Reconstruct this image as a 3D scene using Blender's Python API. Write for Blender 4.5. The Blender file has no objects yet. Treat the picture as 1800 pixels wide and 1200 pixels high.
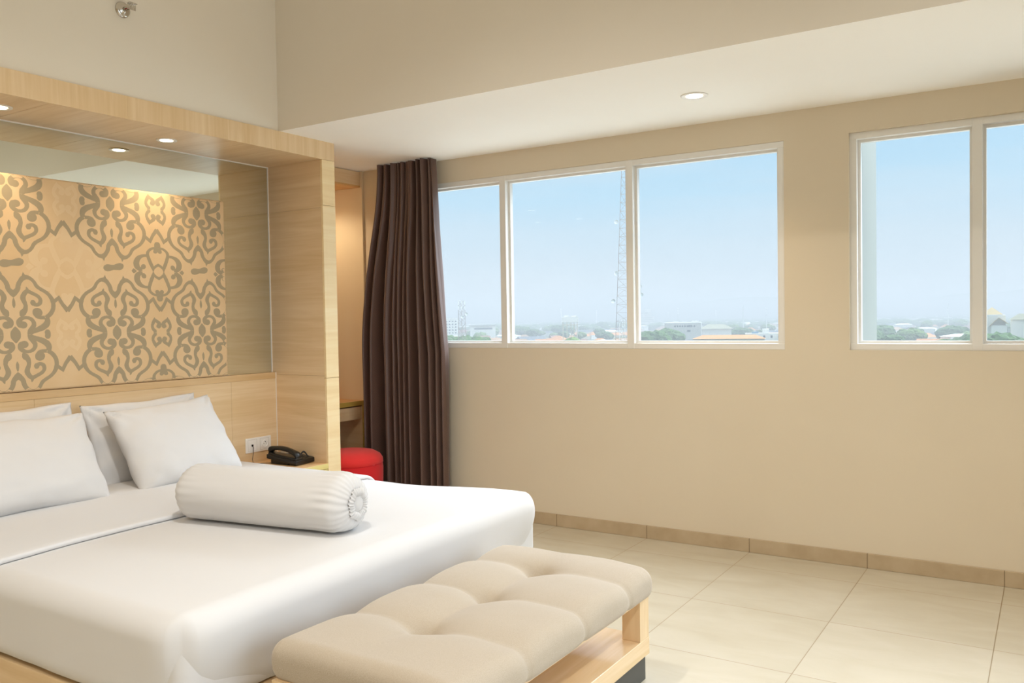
import bpy, bmesh, math, random
from mathutils import Vector, Matrix, noise
random.seed(7)
scn = bpy.context.scene
COL = scn.collection
PI = math.pi

# ------------------------------------------------------------------ camera
CAM = Vector((2.6869, -4.5543, 1.2911))
YAW, PIT, ROL, FPX = 0.5674, -0.0272, -0.0162, 1491.3
_f = Vector((-math.sin(YAW)*math.cos(PIT), math.cos(YAW)*math.cos(PIT), math.sin(PIT)))
_r = Vector((math.cos(YAW), math.sin(YAW), 0))
_u = _r.cross(_f)
RT = _r*math.cos(ROL) + _u*math.sin(ROL)
UP = -_r*math.sin(ROL) + _u*math.cos(ROL)
cam_d = bpy.data.cameras.new('camera')
cam = bpy.data.objects.new('camera', cam_d)
COL.objects.link(cam)
M = Matrix((RT, UP, -_f)).transposed().to_4x4()
M.translation = CAM
cam.matrix_world = M
cam_d.sensor_width = 36
cam_d.lens = FPX*36/1800
cam_d.clip_start = 0.05
cam_d.clip_end = 20000
scn.camera = cam

# ------------------------------------------------------------------ view + cycles
scn.view_settings.view_transform = 'Standard'
scn.view_settings.look = 'None'
scn.view_settings.gamma = 1
scn.view_settings.use_curve_mapping = False
scn.view_settings.exposure = EXPOSURE = 0.17
scn.cycles.use_denoising = True
scn.cycles.max_bounces = 10
scn.cycles.diffuse_bounces = 6
scn.cycles.glossy_bounces = 4
scn.cycles.transparent_max_bounces = 16
scn.cycles.volume_bounces = 0
scn.cycles.sample_clamp_indirect = 8
scn.cycles.caustics_reflective = False

# ------------------------------------------------------------------ world: hazy bright sky
def nn(nt, t, **kw):
    n = nt.nodes.new(t)
    for k, v in kw.items(): setattr(n, k, v)
    return n
def mth(nt, op, a, b=None, clamp=False):
    n = nn(nt, 'ShaderNodeMath', operation=op, use_clamp=clamp)
    for i, v in enumerate((a, b)):
        if v is None: continue
        if isinstance(v, (int, float)): n.inputs[i].default_value = v
        else: nt.links.new(v, n.inputs[i])
    return n.outputs[0]
def lin(h):
    h = h.lstrip('#'); o = []
    for i in (0, 2, 4):
        c = int(h[i:i+2], 16)/255
        o.append(c/12.92 if c <= 0.04045 else ((c+0.055)/1.055)**2.4)
    return (*o, 1)
def ramp(nt, fac, stops, interp='LINEAR'):
    n = nn(nt, 'ShaderNodeValToRGB'); cr = n.color_ramp; cr.interpolation = interp
    while len(cr.elements) < len(stops): cr.elements.new(0.5)
    for e, (p, c) in zip(cr.elements, stops):
        e.position = p; e.color = c if isinstance(c, tuple) else lin(c)
    nt.links.new(fac, n.inputs[0]); return n.outputs[0]
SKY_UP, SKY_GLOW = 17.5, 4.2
w = bpy.data.worlds.new('sky'); scn.world = w; w.use_nodes = True
nt = w.node_tree; nt.nodes.clear()
tc = nn(nt, 'ShaderNodeTexCoord')
sp = nn(nt, 'ShaderNodeSeparateXYZ'); nt.links.new(tc.outputs['Generated'], sp.inputs[0])
base = ramp(nt, mth(nt, 'MULTIPLY', sp.outputs[2], 4.0, True),
            [(0.0, '#d3dde4'), (0.10, '#d3e0ea'), (0.30, '#cbe1f0'), (0.55, '#b7dff7'), (1.0, '#a6d6f5')])
# streaky thin cloud
mp = nn(nt, 'ShaderNodeMapping'); mp.inputs['Scale'].default_value = (2, 2, 14)
nt.links.new(tc.outputs['Generated'], mp.inputs[0])
nz = nn(nt, 'ShaderNodeTexNoise'); nz.inputs['Scale'].default_value = 1.6; nz.inputs['Detail'].default_value = 4
nt.links.new(mp.outputs[0], nz.inputs['Vector'])
mx = nn(nt, 'ShaderNodeMix', data_type='RGBA'); mx.blend_type = 'MIX'
nt.links.new(mth(nt, 'MULTIPLY', mth(nt, 'SUBTRACT', nz.outputs[0], 0.42, True), 1.1, True), mx.inputs[0])
nt.links.new(base, mx.inputs[6]); mx.inputs[7].default_value = lin('#dde9f2')
# brighter on the sun side and higher up
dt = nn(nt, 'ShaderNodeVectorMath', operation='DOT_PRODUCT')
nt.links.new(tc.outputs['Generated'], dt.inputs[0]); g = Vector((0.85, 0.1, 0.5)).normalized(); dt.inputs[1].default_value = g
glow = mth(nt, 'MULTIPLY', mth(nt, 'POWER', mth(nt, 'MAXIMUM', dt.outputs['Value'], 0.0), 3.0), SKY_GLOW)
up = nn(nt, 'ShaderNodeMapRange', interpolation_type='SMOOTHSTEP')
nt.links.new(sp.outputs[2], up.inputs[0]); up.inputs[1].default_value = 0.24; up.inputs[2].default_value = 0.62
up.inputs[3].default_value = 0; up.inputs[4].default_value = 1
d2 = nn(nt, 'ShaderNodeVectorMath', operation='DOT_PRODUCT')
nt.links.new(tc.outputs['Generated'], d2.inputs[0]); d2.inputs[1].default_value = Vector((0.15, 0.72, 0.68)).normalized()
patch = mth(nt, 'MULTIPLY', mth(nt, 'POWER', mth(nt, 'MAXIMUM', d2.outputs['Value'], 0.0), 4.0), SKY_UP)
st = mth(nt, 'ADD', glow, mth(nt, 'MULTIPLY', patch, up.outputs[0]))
bg = nn(nt, 'ShaderNodeBackground'); nt.links.new(mx.outputs[2], bg.inputs[0]); bg.inputs[1].default_value = 0.9
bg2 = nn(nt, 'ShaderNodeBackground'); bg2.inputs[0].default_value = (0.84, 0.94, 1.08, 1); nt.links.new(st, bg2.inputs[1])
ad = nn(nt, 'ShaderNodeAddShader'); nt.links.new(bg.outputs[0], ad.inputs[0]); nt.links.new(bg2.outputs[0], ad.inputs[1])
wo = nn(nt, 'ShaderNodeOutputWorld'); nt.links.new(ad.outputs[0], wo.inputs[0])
w.cycles.sampling_method = 'MANUAL'; w.cycles.sample_map_resolution = 512

# portals in the window openings guide the daylight (they emit nothing themselves)
def portal(loc, rot, sx, sy):
    l = bpy.data.lights.new('window_portal', 'AREA'); l.shape = 'RECTANGLE'; l.size = sx; l.size_y = sy
    l.cycles.is_portal = True
    o = bpy.data.objects.new('window_portal', l); COL.objects.link(o); o.location = loc; o.rotation_euler = rot
portal((0.0, 0.16, 1.65), (-PI/2, 0, 0), 3.0, 1.12)
portal((3.1, 0.16, 1.65), (-PI/2, 0, 0), 2.6, 1.12)
portal((4.95, -3.1, 1.45), (0, PI/2, 0), 2.3, 3.4)


CEIL_W = 105
BANG = 9.5
HAZE_COL = (0.47, 0.468, 0.455, 1)
HAZE_D = 0.0014

# ------------------------------------------------------------------ helpers
def link(o, parent=None):
    COL.objects.link(o)
    if parent is not None: o.parent = parent
    return o
def obj(name, bm, mat, parent=None, smooth=False, sharp=None):
    me = bpy.data.meshes.new(name)
    bmesh.ops.recalc_face_normals(bm, faces=bm.faces) if smooth != 'keep' else None
    bm.to_mesh(me); bm.free()
    for m in (mat if isinstance(mat, (list, tuple)) else [mat]): me.materials.append(m)
    if smooth:
        me.polygons.foreach_set('use_smooth', [True]*len(me.polygons))
        if sharp is not None:
            try: me.set_sharp_from_angle(angle=math.radians(sharp))
            except Exception: pass
    me.update()
    return link(bpy.data.objects.new(name, me), parent)
def tag(o, label=None, cat=None, group=None, kind=None):
    if label: o['label'] = label
    if cat: o['category'] = cat
    if group: o['group'] = group
    if kind: o['kind'] = kind
    return o
def thing(name, label, cat, loc=(0, 0, 0), group=None, rotz=0):
    o = bpy.data.objects.new(name, None); o.empty_display_size = 0.1
    COL.objects.link(o); o.location = loc; o.rotation_euler = (0, 0, rotz)
    return tag(o, label, cat, group)
def part(name, bm, mat, root, **k):
    """mesh given in world coordinates, parented to a thing at root.location"""
    bmesh.ops.translate(bm, verts=bm.verts, vec=-Vector(root.location))
    return obj(name, bm, mat, root, **k)
def B(x0, y0, z0, x1, y1, z1, bev=0, seg=2, bm=None):
    b = bmesh.new()
    vs = [b.verts.new((x, y, z)) for x in (x0, x1) for y in (y0, y1) for z in (z0, z1)]
    for f in ((0,1,3,2),(4,6,7,5),(0,4,5,1),(2,3,7,6),(0,2,6,4),(1,5,7,3)): b.faces.new([vs[i] for i in f])
    if bev: bmesh.ops.bevel(b, geom=b.edges[:], offset=bev, segments=seg, affect='EDGES', profile=0.5)
    if bm is None: return b
    merge(bm, b); return bm
def merge(bm, b, mat=None):
    mp = {v: bm.verts.new(v.co) for v in b.verts}
    for f in b.faces:
        try:
            nf = bm.faces.new([mp[v] for v in f.verts]); nf.material_index = f.material_index if mat is None else mat
        except ValueError: pass
    b.free()
def rbox(mn, mx, r, div=(10, 10, 4), rs=4):
    r = min(r, *[(mx[i]-mn[i])/2-1e-4 for i in range(3)])
    ax = []
    for i in range(3):
        a = [mn[i]+r*(1-math.tan(PI/4*(1-k/rs))) for k in range(rs)]
        c = [mx[i]-r*(1-math.tan(PI/4*(1-k/rs))) for k in range(rs)][::-1]
        m = [mn[i]+r+(mx[i]-mn[i]-2*r)*k/div[i] for k in range(div[i]+1)]
        ax.append(a+m+c)
    b = bmesh.new(); cache = {}
    def pt(p):
        k = tuple(round(v, 5) for v in p)
        if k not in cache:
            c = Vector([min(max(p[i], mn[i]+r), mx[i]-r) for i in range(3)]); d = Vector(p)-c
            cache[k] = b.verts.new(c+d.normalized()*r)
        return cache[k]
    for i in range(3):
        j, k = (i+1) % 3, (i+2) % 3
        for side in (mn[i], mx[i]):
            for a in range(len(ax[j])-1):
                for c in range(len(ax[k])-1):
                    q = []
                    for (s, t) in ((a, c), (a+1, c), (a+1, c+1), (a, c+1)):
                        p = [0, 0, 0]; p[i] = side; p[j] = ax[j][s]; p[k] = ax[k][t]; q.append(pt(p))
                    try: b.faces.new(q)
                    except ValueError: pass
    return b
def lathe(prof, seg=32, axis='Z', loc=(0, 0, 0)):
    b = bmesh.new(); rings = []
    for r, h in prof:
        if r < 1e-6: rings.append([b.verts.new((0, 0, h))])
        else: rings.append([b.verts.new((r*math.cos(2*PI*i/seg), r*math.sin(2*PI*i/seg), h)) for i in range(seg)])
    for a, c in zip(rings, rings[1:]):
        for i in range(seg):
            q = [a[i % len(a)], a[(i+1) % len(a)], c[(i+1) % len(c)], c[i % len(c)]]
            q = list(dict.fromkeys(q))
            if len(q) > 2:
                try: b.faces.new(q)
                except ValueError: pass
    if axis == 'X': bmesh.ops.rotate(b, verts=b.verts, matrix=Matrix.Rotation(PI/2, 3, 'Y'))
    if axis == 'Y': bmesh.ops.rotate(b, verts=b.verts, matrix=Matrix.Rotation(-PI/2, 3, 'X'))
    bmesh.ops.translate(b, verts=b.verts, vec=loc)
    return b
def tube(pts, r, seg=8, b=None):
    b = b or bmesh.new(); pts = [Vector(p) for p in pts]; prev = None; n = len(pts)
    side = None
    for i, p in enumerate(pts):
        t = (pts[min(i+1, n-1)]-pts[max(i-1, 0)]).normalized()
        if side is None: side = t.orthogonal().normalized()
        side = (side-t*side.dot(t)).normalized(); up_ = t.cross(side)
        rr = r[i] if isinstance(r, (list, tuple)) else r
        ring = [b.verts.new(p+side*rr*math.cos(2*PI*k/seg)+up_*rr*math.sin(2*PI*k/seg)) for k in range(seg)]
        if prev:
            for k in range(seg): b.faces.new([prev[k], prev[(k+1) % seg], ring[(k+1) % seg], ring[k]])
        else: b.faces.new(ring[::-1])
        prev = ring
    b.faces.new(prev); return b
def fbm(v, o=3):
    return noise.fractal(Vector(v), 1.0, 2.0, o)
def sm(a, b_, x):
    t = max(0, min(1, (x-a)/(b_-a))); return t*t*(3-2*t)

# ------------------------------------------------------------------ materials
def pmat(name, col, rough=0.5, spec=0.5, metal=0, sheen=0, coat=0):
    m = bpy.data.materials.new(name); m.use_nodes = True
    p = m.node_tree.nodes['Principled BSDF']
    p.inputs['Base Color'].default_value = lin(col) if isinstance(col, str) else col
    p.inputs['Roughness'].default_value = rough; p.inputs['Specular IOR Level'].default_value = spec
    p.inputs['Metallic'].default_value = metal
    p.inputs['Sheen Weight'].default_value = sheen; p.inputs['Coat Weight'].default_value = coat
    return m, m.node_tree, p
def bump(nt, p, h, strength=0.2, dist=0.01):
    b = nn(nt, 'ShaderNodeBump'); b.inputs['Strength'].default_value = strength; b.inputs['Distance'].default_value = dist
    nt.links.new(h, b.inputs['Height']); nt.links.new(b.outputs[0], p.inputs['Normal'])
def geo(nt, scale=(1, 1, 1), rot=(0, 0, 0)):
    g_ = nn(nt, 'ShaderNodeNewGeometry'); m_ = nn(nt, 'ShaderNodeMapping')
    m_.inputs['Scale'].default_value = scale; m_.inputs['Rotation'].default_value = rot
    nt.links.new(g_.outputs['Position'], m_.inputs[0]); return m_.outputs[0]
def noi(nt, vec, s, d=3, dist=0):
    n = nn(nt, 'ShaderNodeTexNoise'); n.inputs['Scale'].default_value = s; n.inputs['Detail'].default_value = d
    n.inputs['Distortion'].default_value = dist
    nt.links.new(vec, n.inputs['Vector']); return n.outputs[0]
def paint(name, col, col2, rough=0.75):
    m, nt, p = pmat(name, col, rough, 0.3)
    nt.links.new(ramp(nt, noi(nt, geo(nt), 1.3, 4), [(0.3, col), (0.7, col2)]), p.inputs['Base Color'])
    bump(nt, p, noi(nt, geo(nt), 220, 2), 0.06, 0.002)
    return m
def wood(name, axis, lo='#d9ba8c', mid='#e0c399', hi='#e7cda6', rough=0.36):
    m, nt, p = pmat(name, mid, rough, 0.45)
    s = [15, 15, 15]; s['XYZ'.index(axis)] = 1.1
    v = geo(nt, s)
    a = noi(nt, v, 1.0, 3, 1.2)
    s2 = [110, 110, 110]; s2['XYZ'.index(axis)] = 3.0
    f = noi(nt, geo(nt, s2), 1.0, 3)
    t = mth(nt, 'ADD', mth(nt, 'MULTIPLY', a, 0.75), mth(nt, 'MULTIPLY', f, 0.25))
    nt.links.new(ramp(nt, t, [(0.34, lo), (0.5, mid), (0.66, hi)]), p.inputs['Base Color'])
    bump(nt, p, f, 0.05, 0.002)
    return m
def cloth(name, col, rough=0.9, sheen=0.2, weave=700, bs=0.05):
    m, nt, p = pmat(name, col, rough, 0.2, sheen=sheen)
    bump(nt, p, noi(nt, geo(nt), weave, 2), bs, 0.001)
    return m
W_WALL = paint('wall_paint', '#dacdb6', '#d7c9b1')
W_NICHE = paint('niche_paint', '#e6d6b8', '#e3d2b3')
W_HEAD = paint('headwall_paint', '#e6dece', '#e3dac9')
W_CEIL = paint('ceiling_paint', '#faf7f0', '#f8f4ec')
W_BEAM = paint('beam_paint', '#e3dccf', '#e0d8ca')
WX, WY, WZ = wood('beech_x', 'X'), wood('beech_y', 'Y'), wood('beech_z', 'Z')
WED = wood('beech_edge', 'Y', '#e8cc9a', '#eed5a5', '#f2ddb2')
WOL = wood('edge_olive', 'Y', '#b5953f', '#bd9f4c', '#c5a858')
WYEL = wood('edge_yellow', 'Y', '#d6c476', '#dcca80', '#e2d28e')
LINEN = cloth('white_linen', '#d5d3d1', 0.85, 0.15, 900, 0.04)
WHITE = pmat('white_enamel', '#e9e5dd', 0.32, 0.5)[0]
PVC = pmat('window_white', '#e4e1db', 0.3, 0.5)[0]
PLAST = pmat('white_plastic', '#ece8e2', 0.3, 0.5)[0]
CHROME = pmat('chrome', '#c9c4bb', 0.18, 0.5, metal=1)[0]
BLACK = pmat('black_plastic', '#191817', 0.32, 0.5)[0]
BLACK2 = pmat('grey_buttons', '#34322f', 0.45, 0.5)[0]
DARK = pmat('dark_plinth', '#4c4b45', 0.5, 0.4)[0]
GLASSY = pmat('display', '#8f8f8c', 0.15, 0.6)[0]
REDB = pmat('red_bulb', '#b5121c', 0.2, 0.6)[0]
def linen_beige():
    m, nt, p = pmat('beige_linen', '#c8b79f', 0.92, 0.15, sheen=0.25)
    a = noi(nt, geo(nt, (500, 2600, 500)), 1, 1); c = noi(nt, geo(nt, (2600, 500, 2600)), 1, 1)
    t = mth(nt, 'MULTIPLY', mth(nt, 'ADD', a, c), 0.5)
    nt.links.new(ramp(nt, t, [(0.36, '#a39480'), (0.5, '#b2a490'), (0.64, '#c0b4a2')]), p.inputs['Base Color'])
    bump(nt, p, t, 0.1, 0.0008); return m
BEIGE = linen_beige()
RED = cloth('red_fabric', '#cf2326', 0.85, 0.15, 600, 0.12)
def curtain_mat():
    m, nt, p = pmat('brown_satin', '#3b2b25', 0.42, 0.5, sheen=0.3)
    wv = nn(nt, 'ShaderNodeTexWave'); wv.wave_type = 'BANDS'; wv.bands_direction = 'DIAGONAL'
    wv.inputs['Scale'].default_value = 55; wv.inputs['Distortion'].default_value = 3.0; wv.inputs['Detail'].default_value = 2
    nt.links.new(geo(nt), wv.inputs['Vector'])
    nt.links.new(ramp(nt, wv.outputs[0], [(0.2, '#4a3329'), (0.8, '#6a4d40')]), p.inputs['Base Color'])
    bump(nt, p, wv.outputs[0], 0.12, 0.001); return m
CURT = curtain_mat()
def tile_mat():
    m, nt, p = pmat('floor_tiles', '#d8ccb0', 0.24, 0.5)
    g_ = nn(nt, 'ShaderNodeNewGeometry'); s_ = nn(nt, 'ShaderNodeSeparateXYZ'); nt.links.new(g_.outputs['Position'], s_.inputs[0])
    def line(o, off):
        fr = mth(nt, 'FRACT', mth(nt, 'DIVIDE', mth(nt, 'ADD', o, off), 0.6))
        return mth(nt, 'LESS_THAN', mth(nt, 'ABSOLUTE', mth(nt, 'SUBTRACT', fr, 0.5)), 0.0028)
    gx = line(s_.outputs[0], 12.3-0.0991); gy = line(s_.outputs[1], 12.3+0.2846)
    gr = mth(nt, 'MAXIMUM', gx, gy)
    fx = mth(nt, 'FLOOR', mth(nt, 'DIVIDE', mth(nt, 'ADD', s_.outputs[0], 12-0.0991), 0.6))
    fy = mth(nt, 'FLOOR', mth(nt, 'DIVIDE', mth(nt, 'ADD', s_.outputs[1], 12+0.2846), 0.6))
    cb = nn(nt, 'ShaderNodeCombineXYZ'); nt.links.new(fx, cb.inputs[0]); nt.links.new(fy, cb.inputs[1])
    wn = nn(nt, 'ShaderNodeTexWhiteNoise'); nt.links.new(cb.outputs[0], wn.inputs['Vector'])
    t = mth(nt, 'ADD', mth(nt, 'MULTIPLY', noi(nt, geo(nt, (2, 5, 1)), 1.5, 5, 0.6), 0.8), mth(nt, 'MULTIPLY', wn.outputs['Value'], 0.2))
    c = ramp(nt, t, [(0.3, '#bbb19b'), (0.7, '#c5bca9')])
    x = nn(nt, 'ShaderNodeMix', data_type='RGBA'); nt.links.new(gr, x.inputs[0]); nt.links.new(c, x.inputs[6]); x.inputs[7].default_value = lin('#8c7a5c')
    nt.links.new(x.outputs[2], p.inputs['Base Color'])
    nt.links.new(mth(nt, 'ADD', mth(nt, 'MULTIPLY', gr, 0.4), 0.22), p.inputs['Roughness'])
    return m
TILE = tile_mat()
def base_mat():
    m, nt, p = pmat('baseboard_tile', '#b8a486', 0.45, 0.4)
    g_ = nn(nt, 'ShaderNodeNewGeometry'); s_ = nn(nt, 'ShaderNodeSeparateXYZ'); nt.links.new(g_.outputs['Position'], s_.inputs[0])
    fr = mth(nt, 'FRACT', mth(nt, 'DIVIDE', mth(nt, 'ADD', s_.outputs[0], 12.3-0.0991), 0.6))
    gr = mth(nt, 'LESS_THAN', mth(nt, 'ABSOLUTE', mth(nt, 'SUBTRACT', fr, 0.5)), 0.003)
    c = ramp(nt, noi(nt, geo(nt), 9, 5), [(0.3, '#b09b7c'), (0.7, '#bda98b')])
    x = nn(nt, 'ShaderNodeMix', data_type='RGBA'); nt.links.new(gr, x.inputs[0]); nt.links.new(c, x.inputs[6]); x.inputs[7].default_value = lin('#7a684c')
    nt.links.new(x.outputs[2], p.inputs['Base Color']); return m
BASEM = base_mat()
def glass_mat():
    m = bpy.data.materials.new('window_glass'); m.use_nodes = True; nt = m.node_tree; nt.nodes.clear()
    t = nn(nt, 'ShaderNodeBsdfTransparent'); t.inputs[0].default_value = (0.97, 0.985, 0.98, 1)
    g_ = nn(nt, 'ShaderNodeBsdfGlossy'); g_.inputs['Roughness'].default_value = 0.0
    lw = nn(nt, 'ShaderNodeFresnel'); lw.inputs[0].default_value = 1.25
    x = nn(nt, 'ShaderNodeMixShader'); nt.links.new(lw.outputs[0], x.inputs[0]); nt.links.new(t.outputs[0], x.inputs[1]); nt.links.new(g_.outputs[0], x.inputs[2])
    o = nn(nt, 'ShaderNodeOutputMaterial'); nt.links.new(x.outputs[0], o.inputs[0]); return m
GLASS = glass_mat()
MIRROR = pmat('mirror_silver', (0.80, 0.845, 0.79, 1), 0.02, 0.5, metal=1)[0]
def emis(name, col, s):
    m = bpy.data.materials.new(name); m.use_nodes = True; nt = m.node_tree; nt.nodes.clear()
    e = nn(nt, 'ShaderNodeEmission'); e.inputs[0].default_value = lin(col); e.inputs[1].default_value = s
    o = nn(nt, 'ShaderNodeOutputMaterial'); nt.links.new(e.outputs[0], o.inputs[0]); return m
LAMP = emis('lamp_glow', '#ffe9c8', 14)

# ================================================================== ROOM SHELL
HS, ZC = 2.35, 3.25          # beam soffit, main ceiling
XF, XM, XL = -0.932, -1.395, -1.364   # frame front, mirror plane, headboard front
YI, YO = -0.9215, -0.818     # frame cheek inside / outside
YI2, YO2 = -3.42, -3.523
XN, XR, YB = -1.92, 4.8, -7.4  # nook back wall, right wall, back wall
ZT = 2.244                   # underside of frame top
def struct(name, bm, mat, label=None, **k):
    return tag(obj(name, bm, mat, **k), label, None, None, 'structure')

struct('floor', B(XN-0.2, YB-0.2, -0.15, XR+0.2, 0.2, 0), TILE, 'cream porcelain floor tiles with thin grout lines')
struct('ceiling', B(XN-0.2, YB-0.2, ZC, XR+0.2, 0.2, ZC+0.15), W_CEIL, 'high ceiling above the bed')
# window wall with two openings
W1L, W1R, W2L, W2R, WB, WT = -1.25, 1.495, 1.818, 4.2, 1.102, 2.20
b = bmesh.new()
for x0, x1, z0, z1 in ((XN-0.2, XR+0.2, 0, WB), (XN-0.2, XR+0.2, WT, ZC), (XN-0.2, W1L, WB, WT), (W1R, W2L, WB, WT), (W2R, XR+0.2, WB, WT)):
    B(x0, 0, z0, x1, 0.2, z1, bm=b)
struct('wall_back', b, W_WALL, 'tan painted wall around the two city windows')
struct('wall_niche', B(XN, -0.018, 0, -1.447, 0.0, HS), W_NICHE, 'warm lit strip of wall beside the dressing table')
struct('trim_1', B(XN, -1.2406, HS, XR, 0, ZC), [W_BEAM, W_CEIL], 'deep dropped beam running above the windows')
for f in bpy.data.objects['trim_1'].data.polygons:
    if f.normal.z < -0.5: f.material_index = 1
# head wall: upper part above the bed frame, wall beyond the frame, nook wall
b = B(-1.12, YB, HS+0.002, XF-0.012, -1.2406, ZC); B(-1.12, YB, 0, XF-0.012, YO2, HS+0.002, bm=b)
struct('wall_left', b, W_HEAD, 'pale painted wall above the wooden bed frame')
b = B(XN-0.2, -1.3, 0, XN, 0.0, HS); B(XN-0.2, YB, 0, XN, -1.3, ZC, bm=b)
struct('wall_nook', b, W_NICHE, 'wall behind the dressing table')
# right wall with an opening added for daylight, back wall (both behind the camera)
b = bmesh.new()
for y0, y1, z0, z1 in ((YB, 0, 2.6, ZC), (YB, 0, 0, 0.3), (YB, -4.8, 0.3, 2.6), (-1.4, 0, 0.3, 2.6)):
    B(XR, y0, z0, XR+0.2, y1, z1, bm=b)
struct('wall_right', b, W_WALL, 'tan wall with an added unseen window behind the camera')
struct('wall_front', B(XN-0.2, YB-0.2, 0, XR+0.2, YB, ZC), W_WALL, 'tan wall behind the camera')
# baseboard
struct('baseboard_back', B(-1.447, -0.012, 0, XR, 0, 0.0751, 0.002), BASEM, 'beige tile skirting along the window wall')
struct('baseboard_right', B(XR-0.012, YB, 0, XR, -0.012, 0.0751), BASEM, 'beige tile skirting along the right wall')

# windows
def window(name, label, x0, x1, mull, yf, left_bead=True):
    root = thing(name, label, None, (x0, yf, WB)); root['kind'] = 'structure'
    fr = 0.033
    b = bmesh.new()
    y0, y1 = yf, yf+0.07
    B(x0, y0, WB, x1, y1, WB+fr, 0.002, bm=b); B(x0, y0, WT-fr, x1, y1, WT, 0.002, bm=b)
    B(x0, y0+0.0008, WB+fr, x0+fr, y1, WT-fr, bm=b); B(x1-fr, y0+0.0008, WB+fr, x1, y1, WT-fr, bm=b)
    for m in mull: B(m-0.022, y0-0.002, WB, m+0.022, y1, WT, 0.002, bm=b)
    part('window_frame', b, PVC, root)
    eds = [x0+fr]+[v for m in mull for v in (m-0.022, m+0.022)]+[x1-fr]
    for a, c in zip(eds[::2], eds[1::2]):
        b = bmesh.new(); z0, z1 = WB+fr, WT-fr; t = 0.013; y = yf+0.038
        for q in ((a, z0, c, z0+t), (a, z1-t, c, z1), (a, z0, a+t, z1), (c-t, z0, c, z1)):
            B(q[0], y+(0.0006 if q[2]-q[0] < 0.05 else 0), q[1], q[2], y+0.03, q[3], bm=b)
        bead = part('sash_bead', b, PVC, root)
        b = bmesh.new(); yg = yf+0.05
        vs = [b.verts.new(p) for p in ((a+0.004, yg, z0+0.004), (c-0.004, yg, z0+0.004), (c-0.004, yg, z1-0.004), (a+0.004, yg, z1-0.004))]
        b.faces.new(vs); part('glass_pane', b, GLASS, root)
    return root
window('window_1', 'wide white framed window of three panes beside the curtain', W1L, W1R, [-0.273, 0.607], 0.003)
window('window_2', 'white framed window at the right edge with open sky view', W2L, W2R, [2.388, 3.3], 0.022)
# added window, out of view, brings fill daylight in from the right
root = thing('fill_window', 'added unseen side window letting fill daylight in from the right', None, (XR, -4.8, 0.3)); root['kind'] = 'structure'
b = bmesh.new()
for y in (-4.8, -3.13, -1.46): B(XR+0.05, y, 0.3, XR+0.12, y+0.06, 2.6, bm=b)
B(XR+0.052, -4.74, 0.3, XR+0.118, -1.46, 0.36, bm=b); B(XR+0.052, -4.74, 2.54, XR+0.118, -1.46, 2.6, bm=b)
part('window_frame', b, PVC, root)
b = bmesh.new(); b.faces.new([b.verts.new(p) for p in ((XR+0.09, -4.78, 0.32), (XR+0.09, -1.42, 0.32), (XR+0.09, -1.42, 2.58), (XR+0.09, -4.78, 2.58))])
part('glass_pane', b, GLASS, root)

# downlights
def downlight(x, y, z, label, power, r=0.042, tilt=0, spot=75, cat='ceiling light', group=None, lx=0, col=(1, 0.78, 0.52)):
    t = thing('downlight', label, cat, (x, y, z), group)
    part('trim_ring', lathe([(r*0.86, 0.0), (r*0.90, -0.003), (r*1.02, -0.0035), (r*1.28, -0.006), (r*1.42, -0.004), (r*1.45, 0.0), (r*1.2, 0.001)], 40, loc=(x, y, z)), WHITE, t, smooth=True)
    bm = lathe([(0, -0.001), (r*0.6, -0.001), (r*0.84, -0.0005), (r*0.86, 0.003), (r*0.5, 0.004)], 32)
    bmesh.ops.rotate(bm, verts=bm.verts, matrix=Matrix.Rotation(tilt, 3, 'Y')); bmesh.ops.translate(bm, verts=bm.verts, vec=(x, y, z-0.004-abs(math.sin(tilt))*r*0.5))
    part('lamp', bm, LAMP, t, smooth=True)
    l = bpy.data.lights.new('spot', 'SPOT'); l.energy = power; l.spot_size = math.radians(spot); l.spot_blend = 0.9
    l.color = col; l.shadow_soft_size = 0.03
    o = bpy.data.objects.new('spot', l); COL.objects.link(o); o.parent = t; o.location = (0, 0, -0.03); o.rotation_euler = (0, -lx, 0)
    return t
downlight(1.23, -0.598, HS, 'lit round recessed downlight in the white beam above the windows', 16, 0.045, spot=120)
downlight(3.6, -0.598, HS, 'recessed downlight in the beam out of frame', 16, 0.045, spot=120)
downlight(-1.187, -1.776, ZT, 'lit tilting downlight in the wooden bed frame, above the pillow stack nearer the telephone', 10, 0.036, 0.0, 95, 'ceiling light', lx=-0.35)
downlight(-1.165, -2.616, ZT, 'white rimmed downlight in the wooden bed frame, cut by the left picture edge', 10, 0.036, 0.0, 95, lx=-0.35)
for x, y, w_ in ((0.9, -2.9, 'above the bench'), (0.9, -5.2, 'beyond the bed, away from the windows'), (3.2, -2.9, 'between the camera and the windows'), (3.2, -5.2, 'behind the camera')):
    downlight(x, y, ZC, 'recessed downlight in the high ceiling '+w_, CEIL_W, 0.06, spot=150, col=(1, 0.97, 0.93))

# ================================================================== BED FRAME ALCOVE
fr = thing('bed_alcove_frame', 'pale beech portal frame built around the bed head', 'bed frame', (XF, YO, 0))
G = 0.0012
# fascia strip (vertical grain), in three lengths
ys = [YO2+0.0, -2.16, YO]
ys = [YO2, -3.2, -2.16, YO]
for a, c in zip(ys, ys[1:]):
    part('fascia', B(XF-0.018, a+0.0003, ZT, XF, c-0.0003, HS), WZ, fr)
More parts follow.
